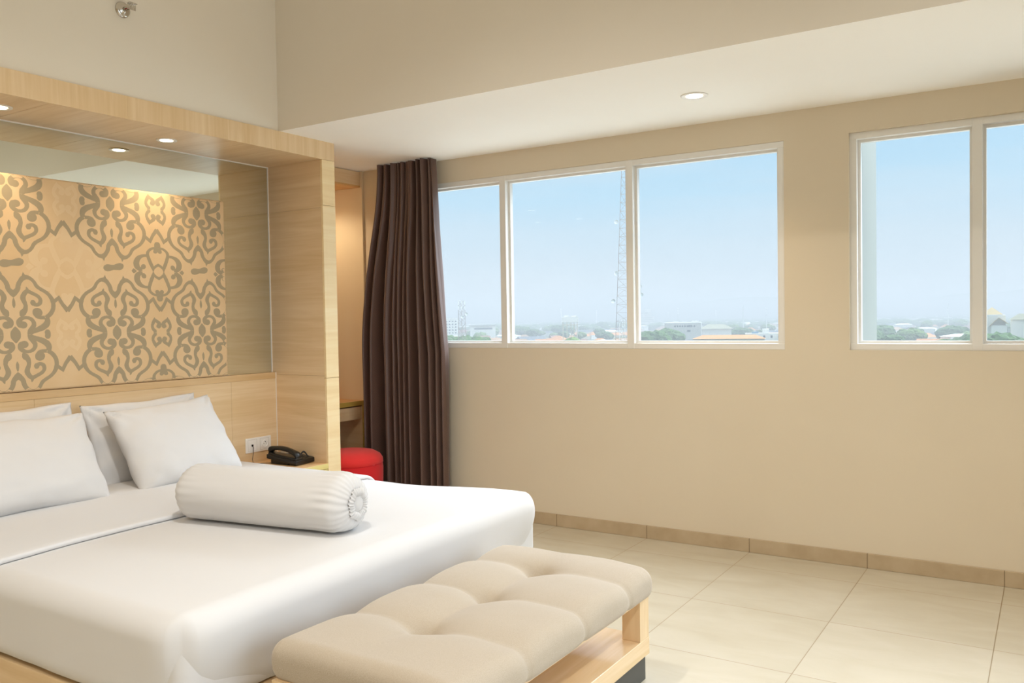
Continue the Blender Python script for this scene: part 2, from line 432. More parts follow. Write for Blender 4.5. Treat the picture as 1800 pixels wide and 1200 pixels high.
# soffit boards
ys = [YI2, -2.62-0.0, -1.98, YI-0.0]
ys = [YI2, -2.52, -2.03, YI]
for a, c in zip(ys, ys[1:]):
    part('soffit_board', B(XM, a+G, ZT, XF-0.018, c-G, ZT+0.02), WX, fr)
part('top_board', B(XN, YO2, HS-0.012, XF-0.018, YO, HS), WX, fr)
for (ya, yb, yin, yout) in ((YI, YO, YI, YO), (YI2, YO2, YI2, YO2)):
    s = 1 if yb > ya else -1
    for z0, z1 in ((0, 0.969), (0.969, 1.962), (1.962, ZT+0.02)):
        a, c = sorted((yin, yin+s*0.018))
        part('cheek_board', B(XM-0.02, a, z0+G*0.4, XF-0.016, c, z1-G*0.4), WX, fr)
        a, c = sorted((yout, yout-s*0.018))
        part('outer_board', B(XN, a, z0+G, XF-0.016, c, z1-G), WX, fr)
    for z0, z1 in ((0, 0.955), (0.955, 1.975), (1.975, ZT)):
        a, c = sorted((yin, yout))
        part('edge_strip', B(XF-0.016, a, z0+G*0.7, XF, c, z1-G*0.7, 0.001, 1), WED, fr)
# mirror behind
mt = thing('mirror', 'large mirror lining the back of the bed alcove above the headboard', 'mirror', (XM, YI, 0.98))
part('mirror_glass', B(XM-0.006, YI2, 0.90, XM, YI, ZT), MIRROR, mt)
b = B(XM, YI-0.005, 0.9835, XM+0.004, YI, ZT-0.004); B(XM, YI2, ZT-0.006, XM+0.004, YI, ZT, bm=b)
part('edge_bead', b, WHITE, mt)
# headboard
hb = thing('headboard', 'low beech headboard panel with thicker top ledge', 'headboard', (XL, YI, 0))
for a, c in ((YI2, -2.4), (-2.4, -1.262), (-1.262, YI-0.003)):
    part('panel_board', B(XM-0.02, a+G*0.5, 0, XL, c-G*0.5, 0.945), WY, hb)
part('ledge', B(XM, YI2, 0.9455, XL+0.001, YI-0.003, 0.9835, 0.001, 1), wood('beech_ledge', 'Y', '#cfac7c', '#d6b587', '#ddbf94'), hb)
part('corner_bead', B(XL-0.002, YI-0.003, 0, XL+0.003, YI, 0.9835), WHITE, hb)

# ------------------------------------------------------------------ patterned fabric panel
MED=[('s',[(-.1386,.086),(-.1434,.09),(-.1482,.094),(-.1531,.097),(-.157,.101),(-.1598,.104),(-.1627,.108),(-.1656,.111),(-.1674,.115),(-.1692,.119),(-.1711,.122),(-.172,.126),(-.1728,.13),(-.1726,.134),(-.1735,.138),(-.1733,.142),(-.1732,.146),(-.172,.15),(-.1708,.154),(-.1697,.158),(-.1685,.162),(-.1674,.166),(-.1652,.17),(-.163,.174),(-.1609,.178),(-.1588,.181),(-.1556,.185),(-.1525,.188),(-.1484,.191),(-.1452,.194),(-.1411,.197),(-.137,.199),(-.133,.201),(-.1288,.204),(-.1238,.206),(-.1196,.209),(-.1155,.212),(-.1114,.214),(-.1073,.217),(-.1042,.22),(-.101,.224),(-.0979,.228),(-.0957,.233),(-.0946,.236),(-.0924,.239),(-.0913,.242),(-.0892,.244),(-.0871,.247),(-.084,.25),(-.0819,.252),(-.0798,.254),(-.0768,.255),(-.0737,.257),(-.0707,.258),(-.0677,.258),(-.0657,.258),(-.0637,.258),(-.0617,.258),(-.0607,.257),(-.0588,.256),(-.0568,.255),(-.0548,.254),(-.0529,.253),(-.05,.251),(-.0471,.248),(-.0452,.245),(-.0423,.242),(-.0404,.239),(-.0386,.235),(-.0378,.231),(-.0359,.228),(-.035,.225),(-.0351,.222),(-.0343,.218),(-.0335,.213),(-.0316,.209),(-.0298,.205),(-.028,.201),(-.026,.199),(-.0242,.196),(-.0232,.194)],[(-.1512,.071),(-.156,.075),(-.1609,.078),(-.1667,.082),(-.1716,.086),(-.1764,.091),(-.1802,.095),(-.183,.1),(-.1858,.105),(-.1886,.11),(-.1904,.115),(-.1922,.12),(-.193,.125),(-.1938,.131),(-.1946,.136),(-.1943,.142),(-.1941,.147),(-.1939,.153),(-.1927,.158),(-.1905,.163),(-.1882,.169),(-.186,.174),(-.1828,.179),(-.1797,.183),(-.1765,.188),(-.1723,.192),(-.1682,.196),(-.164,.2),(-.1598,.204),(-.1547,.207),(-.1506,.21),(-.1455,.213),(-.1404,.216),(-.1363,.218),(-.1322,.221),(-.1281,.223),(-.125,.225),(-.1219,.227),(-.1198,.23),(-.1177,.232),(-.1156,.234),(-.1136,.236),(-.1124,.239),(-.1103,.242),(-.1082,.246),(-.106,.25),(-.1028,.254),(-.0997,.257),(-.0966,.261),(-.0934,.264),(-.0893,.267),(-.0852,.27),(-.0811,.273),(-.077,.275),(-.0719,.277),(-.0669,.278),(-.0618,.279),(-.0568,.279),(-.0519,.278),(-.0469,.277),(-.043,.275),(-.0391,.272),(-.0353,.268),(-.0324,.265),(-.0296,.261),(-.0277,.257),(-.0249,.253),(-.022,.249),(-.0192,.245),(-.0174,.241),(-.0156,.236),(-.0138,.231),(-.0129,.227),(-.0121,.223),(-.0112,.219),(-.0113,.217),(-.0104,.215),(-.0085,.213),(-.0076,.211),(-.0057,.208),(-.0038,.206)]),('p',[(-.0315,.212),(-.0251,.198),(-.0146,.184),(-.0001,.172),(.0023,.207),(-.0036,.21),(-.0113,.217)]),('s',[(-.0417,.258),(-.0426,.261),(-.0424,.264),(-.0423,.267),(-.0432,.27),(-.0431,.273),(-.044,.276),(-.0449,.278),(-.0448,.281),(-.0457,.282),(-.0466,.284),(-.0476,.286),(-.0475,.288),(-.0484,.289),(-.0484,.291),(-.0493,.293)],[(-.0714,.265),(-.0693,.267),(-.0662,.27),(-.0641,.272),(-.062,.274),(-.061,.276),(-.0589,.278),(-.0578,.279),(-.0568,.281),(-.0557,.283),(-.0546,.284),(-.0536,.286),(-.0525,.288),(-.0514,.289),(-.0504,.291),(-.0493,.293)]),('s',[(-.1598,.081),(-.1609,.078),(-.162,.075),(-.1632,.071),(-.1644,.065),(-.1646,.06),(-.1638,.054),(-.163,.05),(-.1612,.045),(-.1584,.04),(-.1556,.036),(-.1517,.032),(-.1468,.029),(-.143,.026),(-.1381,.023),(-.1332,.02),(-.1283,.018),(-.1224,.016),(-.1174,.014),(-.1115,.013),(-.1066,.011),(-.1006,.009),(-.0957,.008),(-.0908,.006),(-.0858,.005),(-.0818,.004),(-.0799,.002),(-.077,.001),(-.075,.0),(-.073,-.001),(-.0721,-.002),(-.073,-.001),(-.0739,.002),(-.0738,.004),(-.0739,.002),(-.074,.001)],[(-.1379,.078),(-.138,.074),(-.1382,.07),(-.1383,.068),(-.1384,.066),(-.1384,.064),(-.1375,.063),(-.1366,.061),(-.1346,.059),(-.1337,.057),(-.1318,.055),(-.1299,.053),(-.128,.051),(-.125,.049),(-.1212,.046),(-.1182,.044),(-.1143,.042),(-.1104,.04),(-.1065,.038),(-.1016,.035),(-.0967,.033),(-.0918,.031),(-.0868,.029),(-.0809,.027),(-.076,.025),(-.0711,.023),(-.0672,.02),(-.0633,.018),(-.0604,.015),(-.0585,.013),(-.0566,.011),(-.0547,.008),(-.0538,.004),(-.054,.0),(-.054,.0),(-.054,.0)]),('s',[(-.1412,.071),(-.1372,.071),(-.1332,.071),(-.1282,.071),(-.1242,.071),(-.1192,.071),(-.1141,.072),(-.1101,.073),(-.105,.074),(-.101,.076),(-.0958,.079),(-.0927,.083),(-.0895,.087),(-.0864,.091),(-.0842,.095),(-.083,.101),(-.0838,.106),(-.0856,.111),(-.0884,.114),(-.0904,.115),(-.0913,.117)],[(-.1384,.089),(-.1345,.088),(-.1305,.088),(-.1265,.088),(-.1235,.088),(-.1215,.088),(-.1184,.089),(-.1154,.09),(-.1134,.091),(-.1113,.093),(-.1102,.094),(-.1092,.095),(-.1081,.097),(-.107,.099),(-.106,.101),(-.106,.101),(-.106,.1),(-.106,.1),(-.106,.101),(-.1078,.104),(-.1088,.106)]),('d',[(-.0828,.104),(-.0851,.097),(-.0884,.091),(-.0945,.087),(-.1006,.084),(-.1077,.083),(-.1146,.084),(-.1215,.087),(-.1264,.091),(-.1291,.097),(-.1298,.104),(-.1276,.111),(-.1243,.117),(-.1192,.121),(-.112,.124),(-.105,.125),(-.098,.124),(-.0912,.121),(-.0863,.117),(-.0836,.111)]),('s',[(-.061,.225),(-.0621,.223),(-.0631,.222),(-.0652,.221),(-.0662,.22),(-.0673,.218),(-.0694,.216),(-.0705,.213),(-.0726,.211),(-.0736,.209),(-.0746,.209),(-.0746,.209),(-.0746,.209),(-.0746,.209),(-.0756,.209),(-.0777,.208),(-.0797,.207),(-.0828,.205),(-.0858,.204),(-.0889,.202),(-.093,.2),(-.0971,.198),(-.1012,.196),(-.1062,.194),(-.1104,.191),(-.1155,.188),(-.1196,.185),(-.1228,.181),(-.1259,.177),(-.1291,.173),(-.1313,.168),(-.1325,.163),(-.1327,.158),(-.1319,.153),(-.1311,.148),(-.1292,.144),(-.1264,.14),(-.1225,.137),(-.1186,.135),(-.1147,.133),(-.1107,.132),(-.1058,.131),(-.1018,.131),(-.0977,.132),(-.0947,.132),(-.0917,.133)],[(-.06,.225),(-.0601,.223),(-.0592,.221),(-.0582,.22),(-.0583,.218),(-.0584,.216),(-.0574,.214),(-.0576,.211),(-.0577,.208),(-.0578,.205),(-.059,.201),(-.0611,.198),(-.0632,.196),(-.0662,.194),(-.0673,.193),(-.0693,.192),(-.0724,.191),(-.0754,.19),(-.0785,.188),(-.0825,.187),(-.0856,.185),(-.0897,.183),(-.0948,.181),(-.0988,.179),(-.1019,.177),(-.105,.175),(-.1071,.173),(-.1102,.171),(-.1123,.168),(-.1134,.166),(-.1134,.164),(-.1145,.162),(-.1136,.16),(-.1137,.157),(-.1128,.155),(-.1119,.153),(-.1119,.152),(-.11,.151),(-.109,.149),(-.1071,.148),(-.1061,.148),(-.1041,.148),(-.1031,.148),(-.1,.149),(-.097,.149),(-.094,.15)]),('d',[(-.075,.149),(-.0762,.144),(-.0784,.14),(-.0815,.137),(-.0856,.135),(-.0896,.135),(-.0926,.135),(-.0965,.137),(-.0994,.14),(-.1002,.144),(-.1011,.148),(-.0999,.153),(-.0977,.157),(-.0946,.16),(-.0915,.162),(-.0875,.162),(-.0835,.162),(-.0796,.16),(-.0777,.157),(-.0759,.153)]),('s',[(-.0711,.198),(-.0691,.197),(-.0672,.196),(-.0672,.195),(-.0662,.194),(-.0663,.193),(-.0644,.191),(-.0624,.189),(-.0606,.186),(-.0587,.183),(-.0578,.181),(-.0559,.178),(-.056,.176),(-.0551,.173),(-.0552,.171),(-.0552,.169),(-.0553,.167),(-.0555,.163),(-.0566,.159),(-.0588,.154),(-.06,.15),(-.0602,.146),(-.0613,.143),(-.0614,.14),(-.0626,.136),(-.0627,.132),(-.0628,.129),(-.062,.125),(-.0622,.12),(-.0614,.116),(-.0606,.111),(-.0587,.107),(-.0559,.102),(-.054,.099),(-.0532,.096),(-.0513,.093),(-.0493,.092),(-.0474,.09),(-.0445,.088),(-.0415,.087),(-.0396,.086),(-.0386,.086),(-.0376,.086),(-.0366,.085),(-.0356,.084),(-.0337,.083)],[(-.0636,.211),(-.0616,.211),(-.0596,.211),(-.0566,.211),(-.0536,.209),(-.0507,.207),(-.0478,.205),(-.0449,.202),(-.042,.199),(-.0392,.195),(-.0374,.191),(-.0345,.188),(-.0326,.184),(-.0318,.18),(-.03,.175),(-.0302,.169),(-.0315,.163),(-.0337,.158),(-.0359,.153),(-.038,.149),(-.0402,.145),(-.0413,.142),(-.0424,.14),(-.0425,.138),(-.0436,.136),(-.0436,.134),(-.0428,.131),(-.0419,.128),(-.041,.126),(-.0401,.123),(-.0392,.121),(-.0372,.12),(-.0343,.118),(-.0314,.116),(-.0284,.114),(-.0256,.11),(-.0237,.107),(-.0229,.103),(-.023,.1),(-.0232,.096),(-.0233,.093),(-.0234,.09),(-.0245,.088),(-.0256,.086),(-.0266,.085),(-.0276,.084)]),('s',[(-.0539,.003),(-.0538,.005),(-.0537,.008),(-.0545,.012),(-.0554,.016),(-.0562,.02),(-.058,.024),(-.0609,.027),(-.0628,.03),(-.0647,.032),(-.0666,.034),(-.0685,.037),(-.0704,.04),(-.0723,.042),(-.0742,.044),(-.0752,.046),(-.0751,.048),(-.076,.049),(-.076,.051),(-.0759,.053),(-.0758,.054),(-.0758,.056),(-.0747,.058),(-.0736,.061),(-.0715,.063),(-.0704,.064),(-.0684,.066),(-.0663,.067),(-.0642,.069),(-.0612,.07),(-.0592,.071),(-.0561,.072),(-.0541,.072),(-.0511,.072),(-.0481,.072),(-.0461,.072),(-.0432,.071),(-.0402,.069),(-.0383,.068),(-.0354,.066),(-.0344,.065),(-.0325,.063),(-.0305,.062),(-.0296,.06),(-.0287,.058),(-.0277,.057),(-.0278,.056),(-.0278,.055),(-.0289,.053),(-.029,.051),(-.029,.051),(-.029,.051),(-.029,.051),(-.03,.05),(-.0321,.048),(-.0341,.047)],[(-.074,-.001),(-.0749,.002),(-.0748,.005),(-.0757,.008),(-.0756,.01),(-.0766,.011),(-.0775,.012),(-.0784,.014),(-.0804,.016),(-.0833,.018),(-.0852,.021),(-.087,.024),(-.0899,.027),(-.0918,.03),(-.0936,.034),(-.0955,.038),(-.0973,.042),(-.0972,.046),(-.097,.051),(-.0968,.055),(-.0956,.059),(-.0935,.063),(-.0913,.067),(-.0892,.07),(-.086,.074),(-.0829,.077),(-.0788,.08),(-.0747,.082),(-.0707,.083),(-.0666,.085),(-.0626,.086),(-.0586,.086),(-.0545,.087),(-.0505,.087),(-.0465,.087),(-.0426,.086),(-.0376,.086),(-.0336,.085),(-.0296,.084),(-.0247,.083),(-.0208,.081),(-.0179,.078),(-.014,.075),(-.0111,.072),(-.0083,.068),(-.0064,.064),(-.0056,.059),(-.0058,.054),(-.006,.05),(-.0072,.046),(-.0094,.041),(-.0125,.037),(-.0156,.034),(-.0187,.033),(-.0217,.032),(-.0228,.031)]),('d',[(-.0152,.046),(-.0164,.04),(-.0196,.036),(-.0247,.032),(-.0298,.03),(-.0368,.029),(-.0428,.03),(-.0487,.032),(-.0526,.036),(-.0554,.041),(-.0562,.046),(-.055,.051),(-.0518,.056),(-.0466,.06),(-.0405,.062),(-.0345,.063),(-.0275,.062),(-.0226,.059),(-.0178,.056),(-.015,.051)]),('s',[(.0006,.039),(-.0005,.037),(-.0026,.035),(-.0047,.033),(-.0068,.031),(-.0089,.028),(-.011,.026),(-.013,.024),(-.0152,.021),(-.0172,.019),(-.0194,.016),(-.0204,.014),(-.0205,.012),(-.0216,.01),(-.0216,.009),(-.0227,.007),(-.0228,.006),(-.0228,.004),(-.0229,.003),(-.024,.001),(-.024,.0)],[(.0016,.039),(.0035,.037),(.0054,.035),(.0073,.033),(.0092,.031),(.0112,.029),(.0131,.027),(.015,.024),(.0169,.022),(.0188,.019),(.0207,.017),(.0216,.015),(.0225,.012),(.0224,.01),(.0234,.009),(.0233,.007),(.0232,.005),(.0231,.003),(.023,.001),(.023,.0),(.0239,-.002)]),('s',[(-.0012,.171),(-.0022,.169),(-.0033,.167),(-.0044,.164),(-.0045,.162),(-.0056,.16),(-.0057,.157),(-.0068,.154),(-.007,.151),(-.0071,.148),(-.0072,.145),(-.0073,.142),(-.0074,.14),(-.0075,.138),(-.0066,.135),(-.0057,.133),(-.0048,.131),(-.0038,.129),(-.0029,.127),(-.002,.125),(-.001,.124)],[(-.0012,.171),(.0008,.169),(.0017,.167),(.0026,.165),(.0035,.163),(.0044,.16),(.0053,.158),(.0062,.155),(.0061,.152),(.007,.149),(.0068,.146),(.0067,.143),(.0066,.141),(.0065,.138),(.0054,.136),(.0054,.134),(.0043,.132),(.0032,.13),(.0021,.128),(.001,.126),(-.0,.124)]),('d',[(-.1348,.006),(-.136,.001),(-.1382,-.004),(-.1413,-.008),(-.1454,-.01),(-.1504,-.011),(-.1544,-.01),(-.1583,-.007),(-.1611,-.003),(-.163,.001),(-.1628,.006),(-.1616,.011),(-.1594,.016),(-.1562,.02),(-.1521,.022),(-.1481,.022),(-.1431,.022),(-.1392,.019),(-.1364,.015),(-.1346,.011)])]
DASH=[('s',[(-.0554,-.009),(-.0534,-.01),(-.0525,-.012),(-.0516,-.014),(-.0516,-.015),(-.0497,-.017),(-.0477,-.018),(-.0458,-.019),(-.0428,-.02),(-.0398,-.021),(-.0368,-.021),(-.0349,-.022),(-.0319,-.022),(-.0288,-.021),(-.0248,-.021),(-.0208,-.02),(-.0168,-.019),(-.0127,-.017),(-.0086,-.016),(-.0036,-.014),(.0005,-.013),(.0045,-.013),(.0085,-.013),(.0115,-.013),(.0155,-.013),(.0185,-.013),(.0225,-.013),(.0265,-.013),(.0295,-.013),(.0335,-.013),(.0365,-.012),(.0406,-.011),(.0436,-.01),(.0467,-.008),(.0488,-.006),(.0508,-.004),(.0529,-.003),(.053,-.001),(.054,.001),(.0551,.003),(.0562,.005)],[(-.0562,-.005),(-.0551,-.003),(-.055,-.001),(-.054,.001),(-.0528,.004),(-.0508,.006),(-.0487,.008),(-.0456,.009),(-.0426,.011),(-.0385,.013),(-.0354,.014),(-.0324,.014),(-.0284,.014),(-.0254,.014),(-.0224,.014),(-.0195,.013),(-.0165,.013),(-.0125,.012),(-.0085,.012),(-.0045,.012),(-.0005,.012),(.0025,.013),(.0066,.014),(.0096,.016),(.0137,.017),(.0178,.019),(.0218,.02),(.0258,.021),(.0299,.022),(.0329,.023),(.0369,.023),(.0399,.023),(.0429,.022),(.0458,.021),(.0488,.02),(.0518,.019),(.0537,.017),(.0546,.015),(.0555,.013),(.0564,.011),(.0564,.01)])]
CON=[('s',[(-.0719,.139),(-.0441,.161),(-.031,.137),(-.0073,.104)],[(-.0823,.154),(-.0381,.186),(-.0166,.148),(.0102,.118)])]
HEART=[('s',[(-.0177,.132),(-.0228,.131),(-.0268,.13),(-.0308,.13),(-.0359,.128),(-.041,.126),(-.046,.124),(-.0502,.121),(-.0543,.118),(-.0584,.114),(-.0626,.11),(-.0658,.106),(-.0679,.102),(-.0691,.097),(-.0703,.092),(-.0705,.087),(-.0698,.081),(-.068,.075),(-.0662,.07),(-.0644,.064),(-.0626,.059),(-.0599,.053),(-.0571,.047),(-.0554,.04),(-.0526,.035),(-.0498,.03),(-.047,.025),(-.0452,.021),(-.0433,.017),(-.0414,.015),(-.0395,.012),(-.0386,.01),(-.0377,.008),(-.0358,.005),(-.0349,.002),(-.034,-.001)],[(-.0162,.12),(-.0202,.119),(-.0253,.118),(-.0283,.117),(-.0324,.116),(-.0344,.114),(-.0375,.113),(-.0406,.11),(-.0437,.108),(-.0468,.105),(-.0479,.103),(-.05,.1),(-.0501,.098),(-.0512,.095),(-.0513,.093),(-.0514,.09),(-.0506,.086),(-.0497,.082),(-.0479,.077),(-.0451,.072),(-.0434,.066),(-.0416,.061),(-.0388,.055),(-.036,.049),(-.0333,.043),(-.0305,.038),(-.0287,.033),(-.0268,.029),(-.026,.025),(-.0242,.021),(-.0233,.017),(-.0245,.012),(-.0257,.008),(-.0268,.005),(-.0289,.002),(-.031,-.001)]),('s',[(-.0256,.011),(-.0111,.023),(.0062,.031)],[(-.0352,.02),(-.0196,.034),(-.0012,.044)]),('s',[(-.0067,.158),(-.0087,.157),(-.0108,.155),(-.0128,.154),(-.0149,.152),(-.017,.149),(-.0171,.147),(-.0182,.144),(-.0183,.142),(-.0184,.139),(-.0186,.136),(-.0187,.133),(-.0198,.13),(-.0199,.127),(-.0211,.123),(-.0212,.12),(-.0223,.118),(-.0234,.115),(-.0245,.112),(-.0256,.11),(-.0257,.107),(-.0248,.105),(-.0229,.103),(-.02,.101),(-.018,.1),(-.0151,.098)],[(-.0047,.158),(-.0037,.157),(-.0018,.155),(-.0009,.153),(.001,.151),(.002,.15),(.0019,.148),(.0028,.146),(.0017,.143),(.0016,.14),(.0015,.137),(.0014,.134),(.0012,.131),(.0011,.127),(.001,.124),(.0008,.12),(.0007,.117),(.0016,.115),(.0015,.112),(.0014,.109),(.0013,.107),(-.0008,.105),(-.0029,.103),(-.0059,.102),(-.009,.1),(-.0111,.098)]),('d',[(.0177,.142),(.0165,.137),(.0133,.132),(.0101,.128),(.005,.125),(-.0,.124),(-.004,.125),(-.0089,.127),(-.0118,.131),(-.0136,.135),(-.0144,.14),(-.0132,.146),(-.01,.151),(-.0068,.155),(-.0017,.157),(.0024,.159),(.0073,.158),(.0122,.156),(.0151,.152),(.0169,.148)]),('d',[(.0014,.11),(.0002,.106),(-.0019,.103),(-.005,.1),(-.0091,.098),(-.0131,.097),(-.0171,.098),(-.021,.099),(-.024,.101),(-.0258,.105),(-.0257,.108),(-.0245,.112),(-.0224,.115),(-.0193,.118),(-.0152,.12),(-.0112,.12),(-.0072,.12),(-.0032,.119),(-.0004,.116),(.0015,.113)]),('s',[(-.0644,.09),(-.0704,.09),(-.0754,.09),(-.0814,.09),(-.0874,.089),(-.0935,.088),(-.0995,.087),(-.1066,.085),(-.1127,.083),(-.1188,.08),(-.125,.076),(-.1312,.071),(-.1354,.066),(-.1396,.06),(-.1428,.054),(-.1451,.047),(-.1464,.041),(-.1456,.034),(-.1449,.028),(-.1431,.023),(-.1403,.018),(-.1374,.014),(-.1336,.01),(-.1287,.007),(-.1238,.004),(-.1189,.002),(-.113,.0),(-.107,.0),(-.102,.001),(-.099,.001),(-.0959,.002)],[(-.0649,.078),(-.0709,.077),(-.076,.076),(-.081,.076),(-.085,.075),(-.0891,.073),(-.0932,.071),(-.0973,.068),(-.1014,.065),(-.1035,.062),(-.1056,.059),(-.1078,.056),(-.1089,.053),(-.11,.05),(-.1111,.047),(-.1122,.044),(-.1123,.043),(-.1124,.04),(-.1115,.037),(-.1116,.035),(-.1107,.032),(-.1108,.03),(-.1099,.028),(-.109,.025),(-.1071,.023),(-.1061,.022),(-.1062,.021),(-.1042,.021),(-.1012,.021),(-.0982,.021),(-.0942,.021)]),('d',[(-.075,.025),(-.0752,.02),(-.0783,.017),(-.0815,.013),(-.0856,.011),(-.0896,.01),(-.0946,.011),(-.0985,.013),(-.1014,.016),(-.1032,.019),(-.103,.024),(-.1029,.028),(-.0997,.032),(-.0966,.035),(-.0925,.037),(-.0885,.038),(-.0835,.037),(-.0796,.036),(-.0767,.033),(-.0748,.029)]),('p',[(-.159,.0),(-.1465,.012),(-.1281,-.002),(-.1466,-.014)])]
BFLY=[('s',[(-.0407,.082),(-.0428,.079),(-.0439,.077),(-.045,.074),(-.0471,.073),(-.0482,.071),(-.0492,.07),(-.0513,.068),(-.0524,.065),(-.0545,.062),(-.0556,.059),(-.0578,.055),(-.0589,.052),(-.0601,.047),(-.0623,.043),(-.0625,.038),(-.0627,.033),(-.0628,.029),(-.062,.025),(-.0602,.021),(-.0593,.017),(-.0565,.013),(-.0536,.01),(-.0507,.007),(-.0488,.006),(-.0488,.005),(-.0488,.005),(-.0488,.005),(-.0488,.004),(-.0489,.002),(-.048,.0)],[(-.0397,.082),(-.0378,.08),(-.0359,.078),(-.034,.075),(-.0331,.073),(-.0322,.069),(-.0324,.065),(-.0335,.062),(-.0347,.058),(-.0358,.055),(-.0379,.052),(-.039,.049),(-.0422,.045),(-.0443,.042),(-.0454,.039),(-.0465,.037),(-.0466,.035),(-.0457,.032),(-.0458,.029),(-.0439,.027),(-.043,.025),(-.0421,.023),(-.0402,.021),(-.0372,.019),(-.0343,.017),(-.0314,.014),(-.0296,.01),(-.0298,.006),(-.0298,.004),(-.0299,.002),(-.03,.001)]),('s',[(-.0435,.062),(-.0416,.061),(-.0386,.059),(-.0367,.057),(-.0348,.055),(-.0318,.054),(-.029,.051),(-.026,.049),(-.0231,.047),(-.0212,.045),(-.0202,.044),(-.0193,.043),(-.0193,.042),(-.0184,.04),(-.0175,.037),(-.0166,.035)],[(-.033,.074),(-.0311,.073),(-.0281,.072),(-.0252,.07),(-.0233,.068),(-.0203,.067),(-.0174,.065),(-.0145,.063),(-.0106,.061),(-.0067,.058),(-.0038,.054),(-.002,.051),(-.0001,.047),(-.0002,.044),(.0006,.041),(.0006,.039)]),('d',[(-.0006,.035),(-.0018,.031),(-.0049,.027),(-.008,.024),(-.0121,.022),(-.0171,.022),(-.0211,.023),(-.025,.025),(-.0289,.028),(-.0308,.031),(-.0306,.035),(-.0294,.039),(-.0273,.043),(-.0242,.046),(-.0201,.048),(-.0151,.048),(-.0101,.048),(-.0062,.046),(-.0033,.043),(-.0014,.039)])]

PX, PY0, PY1, PZ0, PZ1 = -1.358, -3.118, -1.283, 0.9855, 1.996
pn = thing('fabric_wall_panel', 'padded beige wall panel printed with grey-green damask scrolls', 'wall panel', (PX, PY1, PZ0))
FAB, _nt, _p = pmat('panel_fabric', '#dbbd92', 0.85, 0.2, sheen=0.1)
_n = _nt.nodes.new('ShaderNodeTexNoise'); _n.inputs['Scale'].default_value = 5; _n.inputs['Detail'].default_value = 5
_nt.links.new(geo(_nt), _n.inputs['Vector'])
_nt.links.new(ramp(_nt, _n.outputs[0], [(0.3, '#d8b88c'), (0.7, '#dec199')]), _p.inputs['Base Color'])
bump(_nt, _p, noi(_nt, geo(_nt), 800, 2), 0.06, 0.001)
PRINT = cloth('panel_print', '#a5967a', 0.85, 0.1, 800, 0.05)
FAINT = cloth('panel_faint', '#dfc39b', 0.85, 0.1, 800, 0.05)
part('padding', rbox((PX-0.034, PY0, PZ0), (PX, PY1, PZ1), 0.012, (1, 30, 20)), FAB, pn, smooth=True)
def motif_bm(bm, items, cy, cz, sy, sz, off):
    off += (0.00004 if sy > 0 else 0)+(0.00008 if sz > 0 else 0)
    for it in items:
        off += 0.000003
        P_ = lambda q: (PX+off, cy+sy*q[0], cz+sz*q[1])
        if it[0] == 's':
            a = [bm.verts.new(P_(q)) for q in it[1]]; c = [bm.verts.new(P_(q)) for q in it[2]]
            for i in range(len(a)-1):
                if (Vector(a[i].co)-c[i].co).length < 1e-5 and (Vector(a[i+1].co)-c[i+1].co).length < 1e-5: continue
                bm.faces.new((a[i], a[i+1], c[i+1], c[i]))
        else: bm.faces.new([bm.verts.new(P_(q)) for q in it[1]])
    return off
b = bmesh.new(); o_ = 0.00025
cols = [-2.984, -2.478, -1.973, -1.457, -0.949]
DZ = 0.654
for ci, cy in enumerate(cols):
    for k in (0, 1):
        cz = 1.252+DZ*k
        for sy in (1, -1):
            for sz in (1, -1): motif_bm(b, MED, cy, cz, sy, sz, o_)
    motif_bm(b, DASH, cy, 1.252+DZ/2+0.006, 1, 1, o_); 
for i in range(len(cols)-1):
    mid = (cols[i]+cols[i+1])/2
    for k in (0, 1):
        for sy in (1, -1):
            for sz in (1, -1): motif_bm(b, CON, mid, 1.252+DZ*k, sy, sz, o_+0.0002)
def hearts(bm, mid):
    for k in (-1, 0, 1):
        for sy in (1, -1):
            for sz in (1, -1): motif_bm(bm, HEART, mid, 1.571+DZ*k, sy, sz, o_)
    for k in (0, 1):
        for sy in (1, -1):
            for sz in (1, -1): motif_bm(bm, BFLY, mid, 1.246+DZ*k, sy, sz, o_)
for i in (2, 3): hearts(b, (cols[i]+cols[i+1])/2)
def clip(b):
    for co, no in (((0, PY0+0.012, 0), (0, -1, 0)), ((0, PY1-0.004, 0), (0, 1, 0)), ((0, 0, PZ0+0.004), (0, 0, -1)), ((0, 0, PZ1-0.004), (0, 0, 1))):
        bmesh.ops.bisect_plane(b, geom=b.verts[:]+b.edges[:]+b.faces[:], plane_co=co, plane_no=no, clear_outer=True)
for v in b.verts: v.co.y -= 0.028*(v.co.z-1.252)
clip(b)
for v in b.verts:   # follow the rounded padding edge
    e = min(v.co.y-PY0, PY1-v.co.y, v.co.z-PZ0, PZ1-v.co.z)
    if e < 0.012: v.co.x -= 0.012-math.sqrt(max(0, 0.012**2-(0.012-e)**2))
part('damask_print', b, PRINT, pn)
b = bmesh.new()
for i in (0, 1): 
    mid = (cols[i]+cols[i+1])/2
    for sy in (1, -1):
        for sz in (1, -1):
            motif_bm(b, [(t[0], *[[(q[0]*1.25, q[1]*1.25) for q in l] for l in t[1:]]) for t in HEART], mid, 1.571, sy, sz, 0.00002)
            motif_bm(b, BFLY, mid, 1.246, sy, sz, 0.00002)
            motif_bm(b, BFLY, mid, 1.9, sy, sz, 0.00002)
clip(b); part('faint_print', b, FAINT, pn)

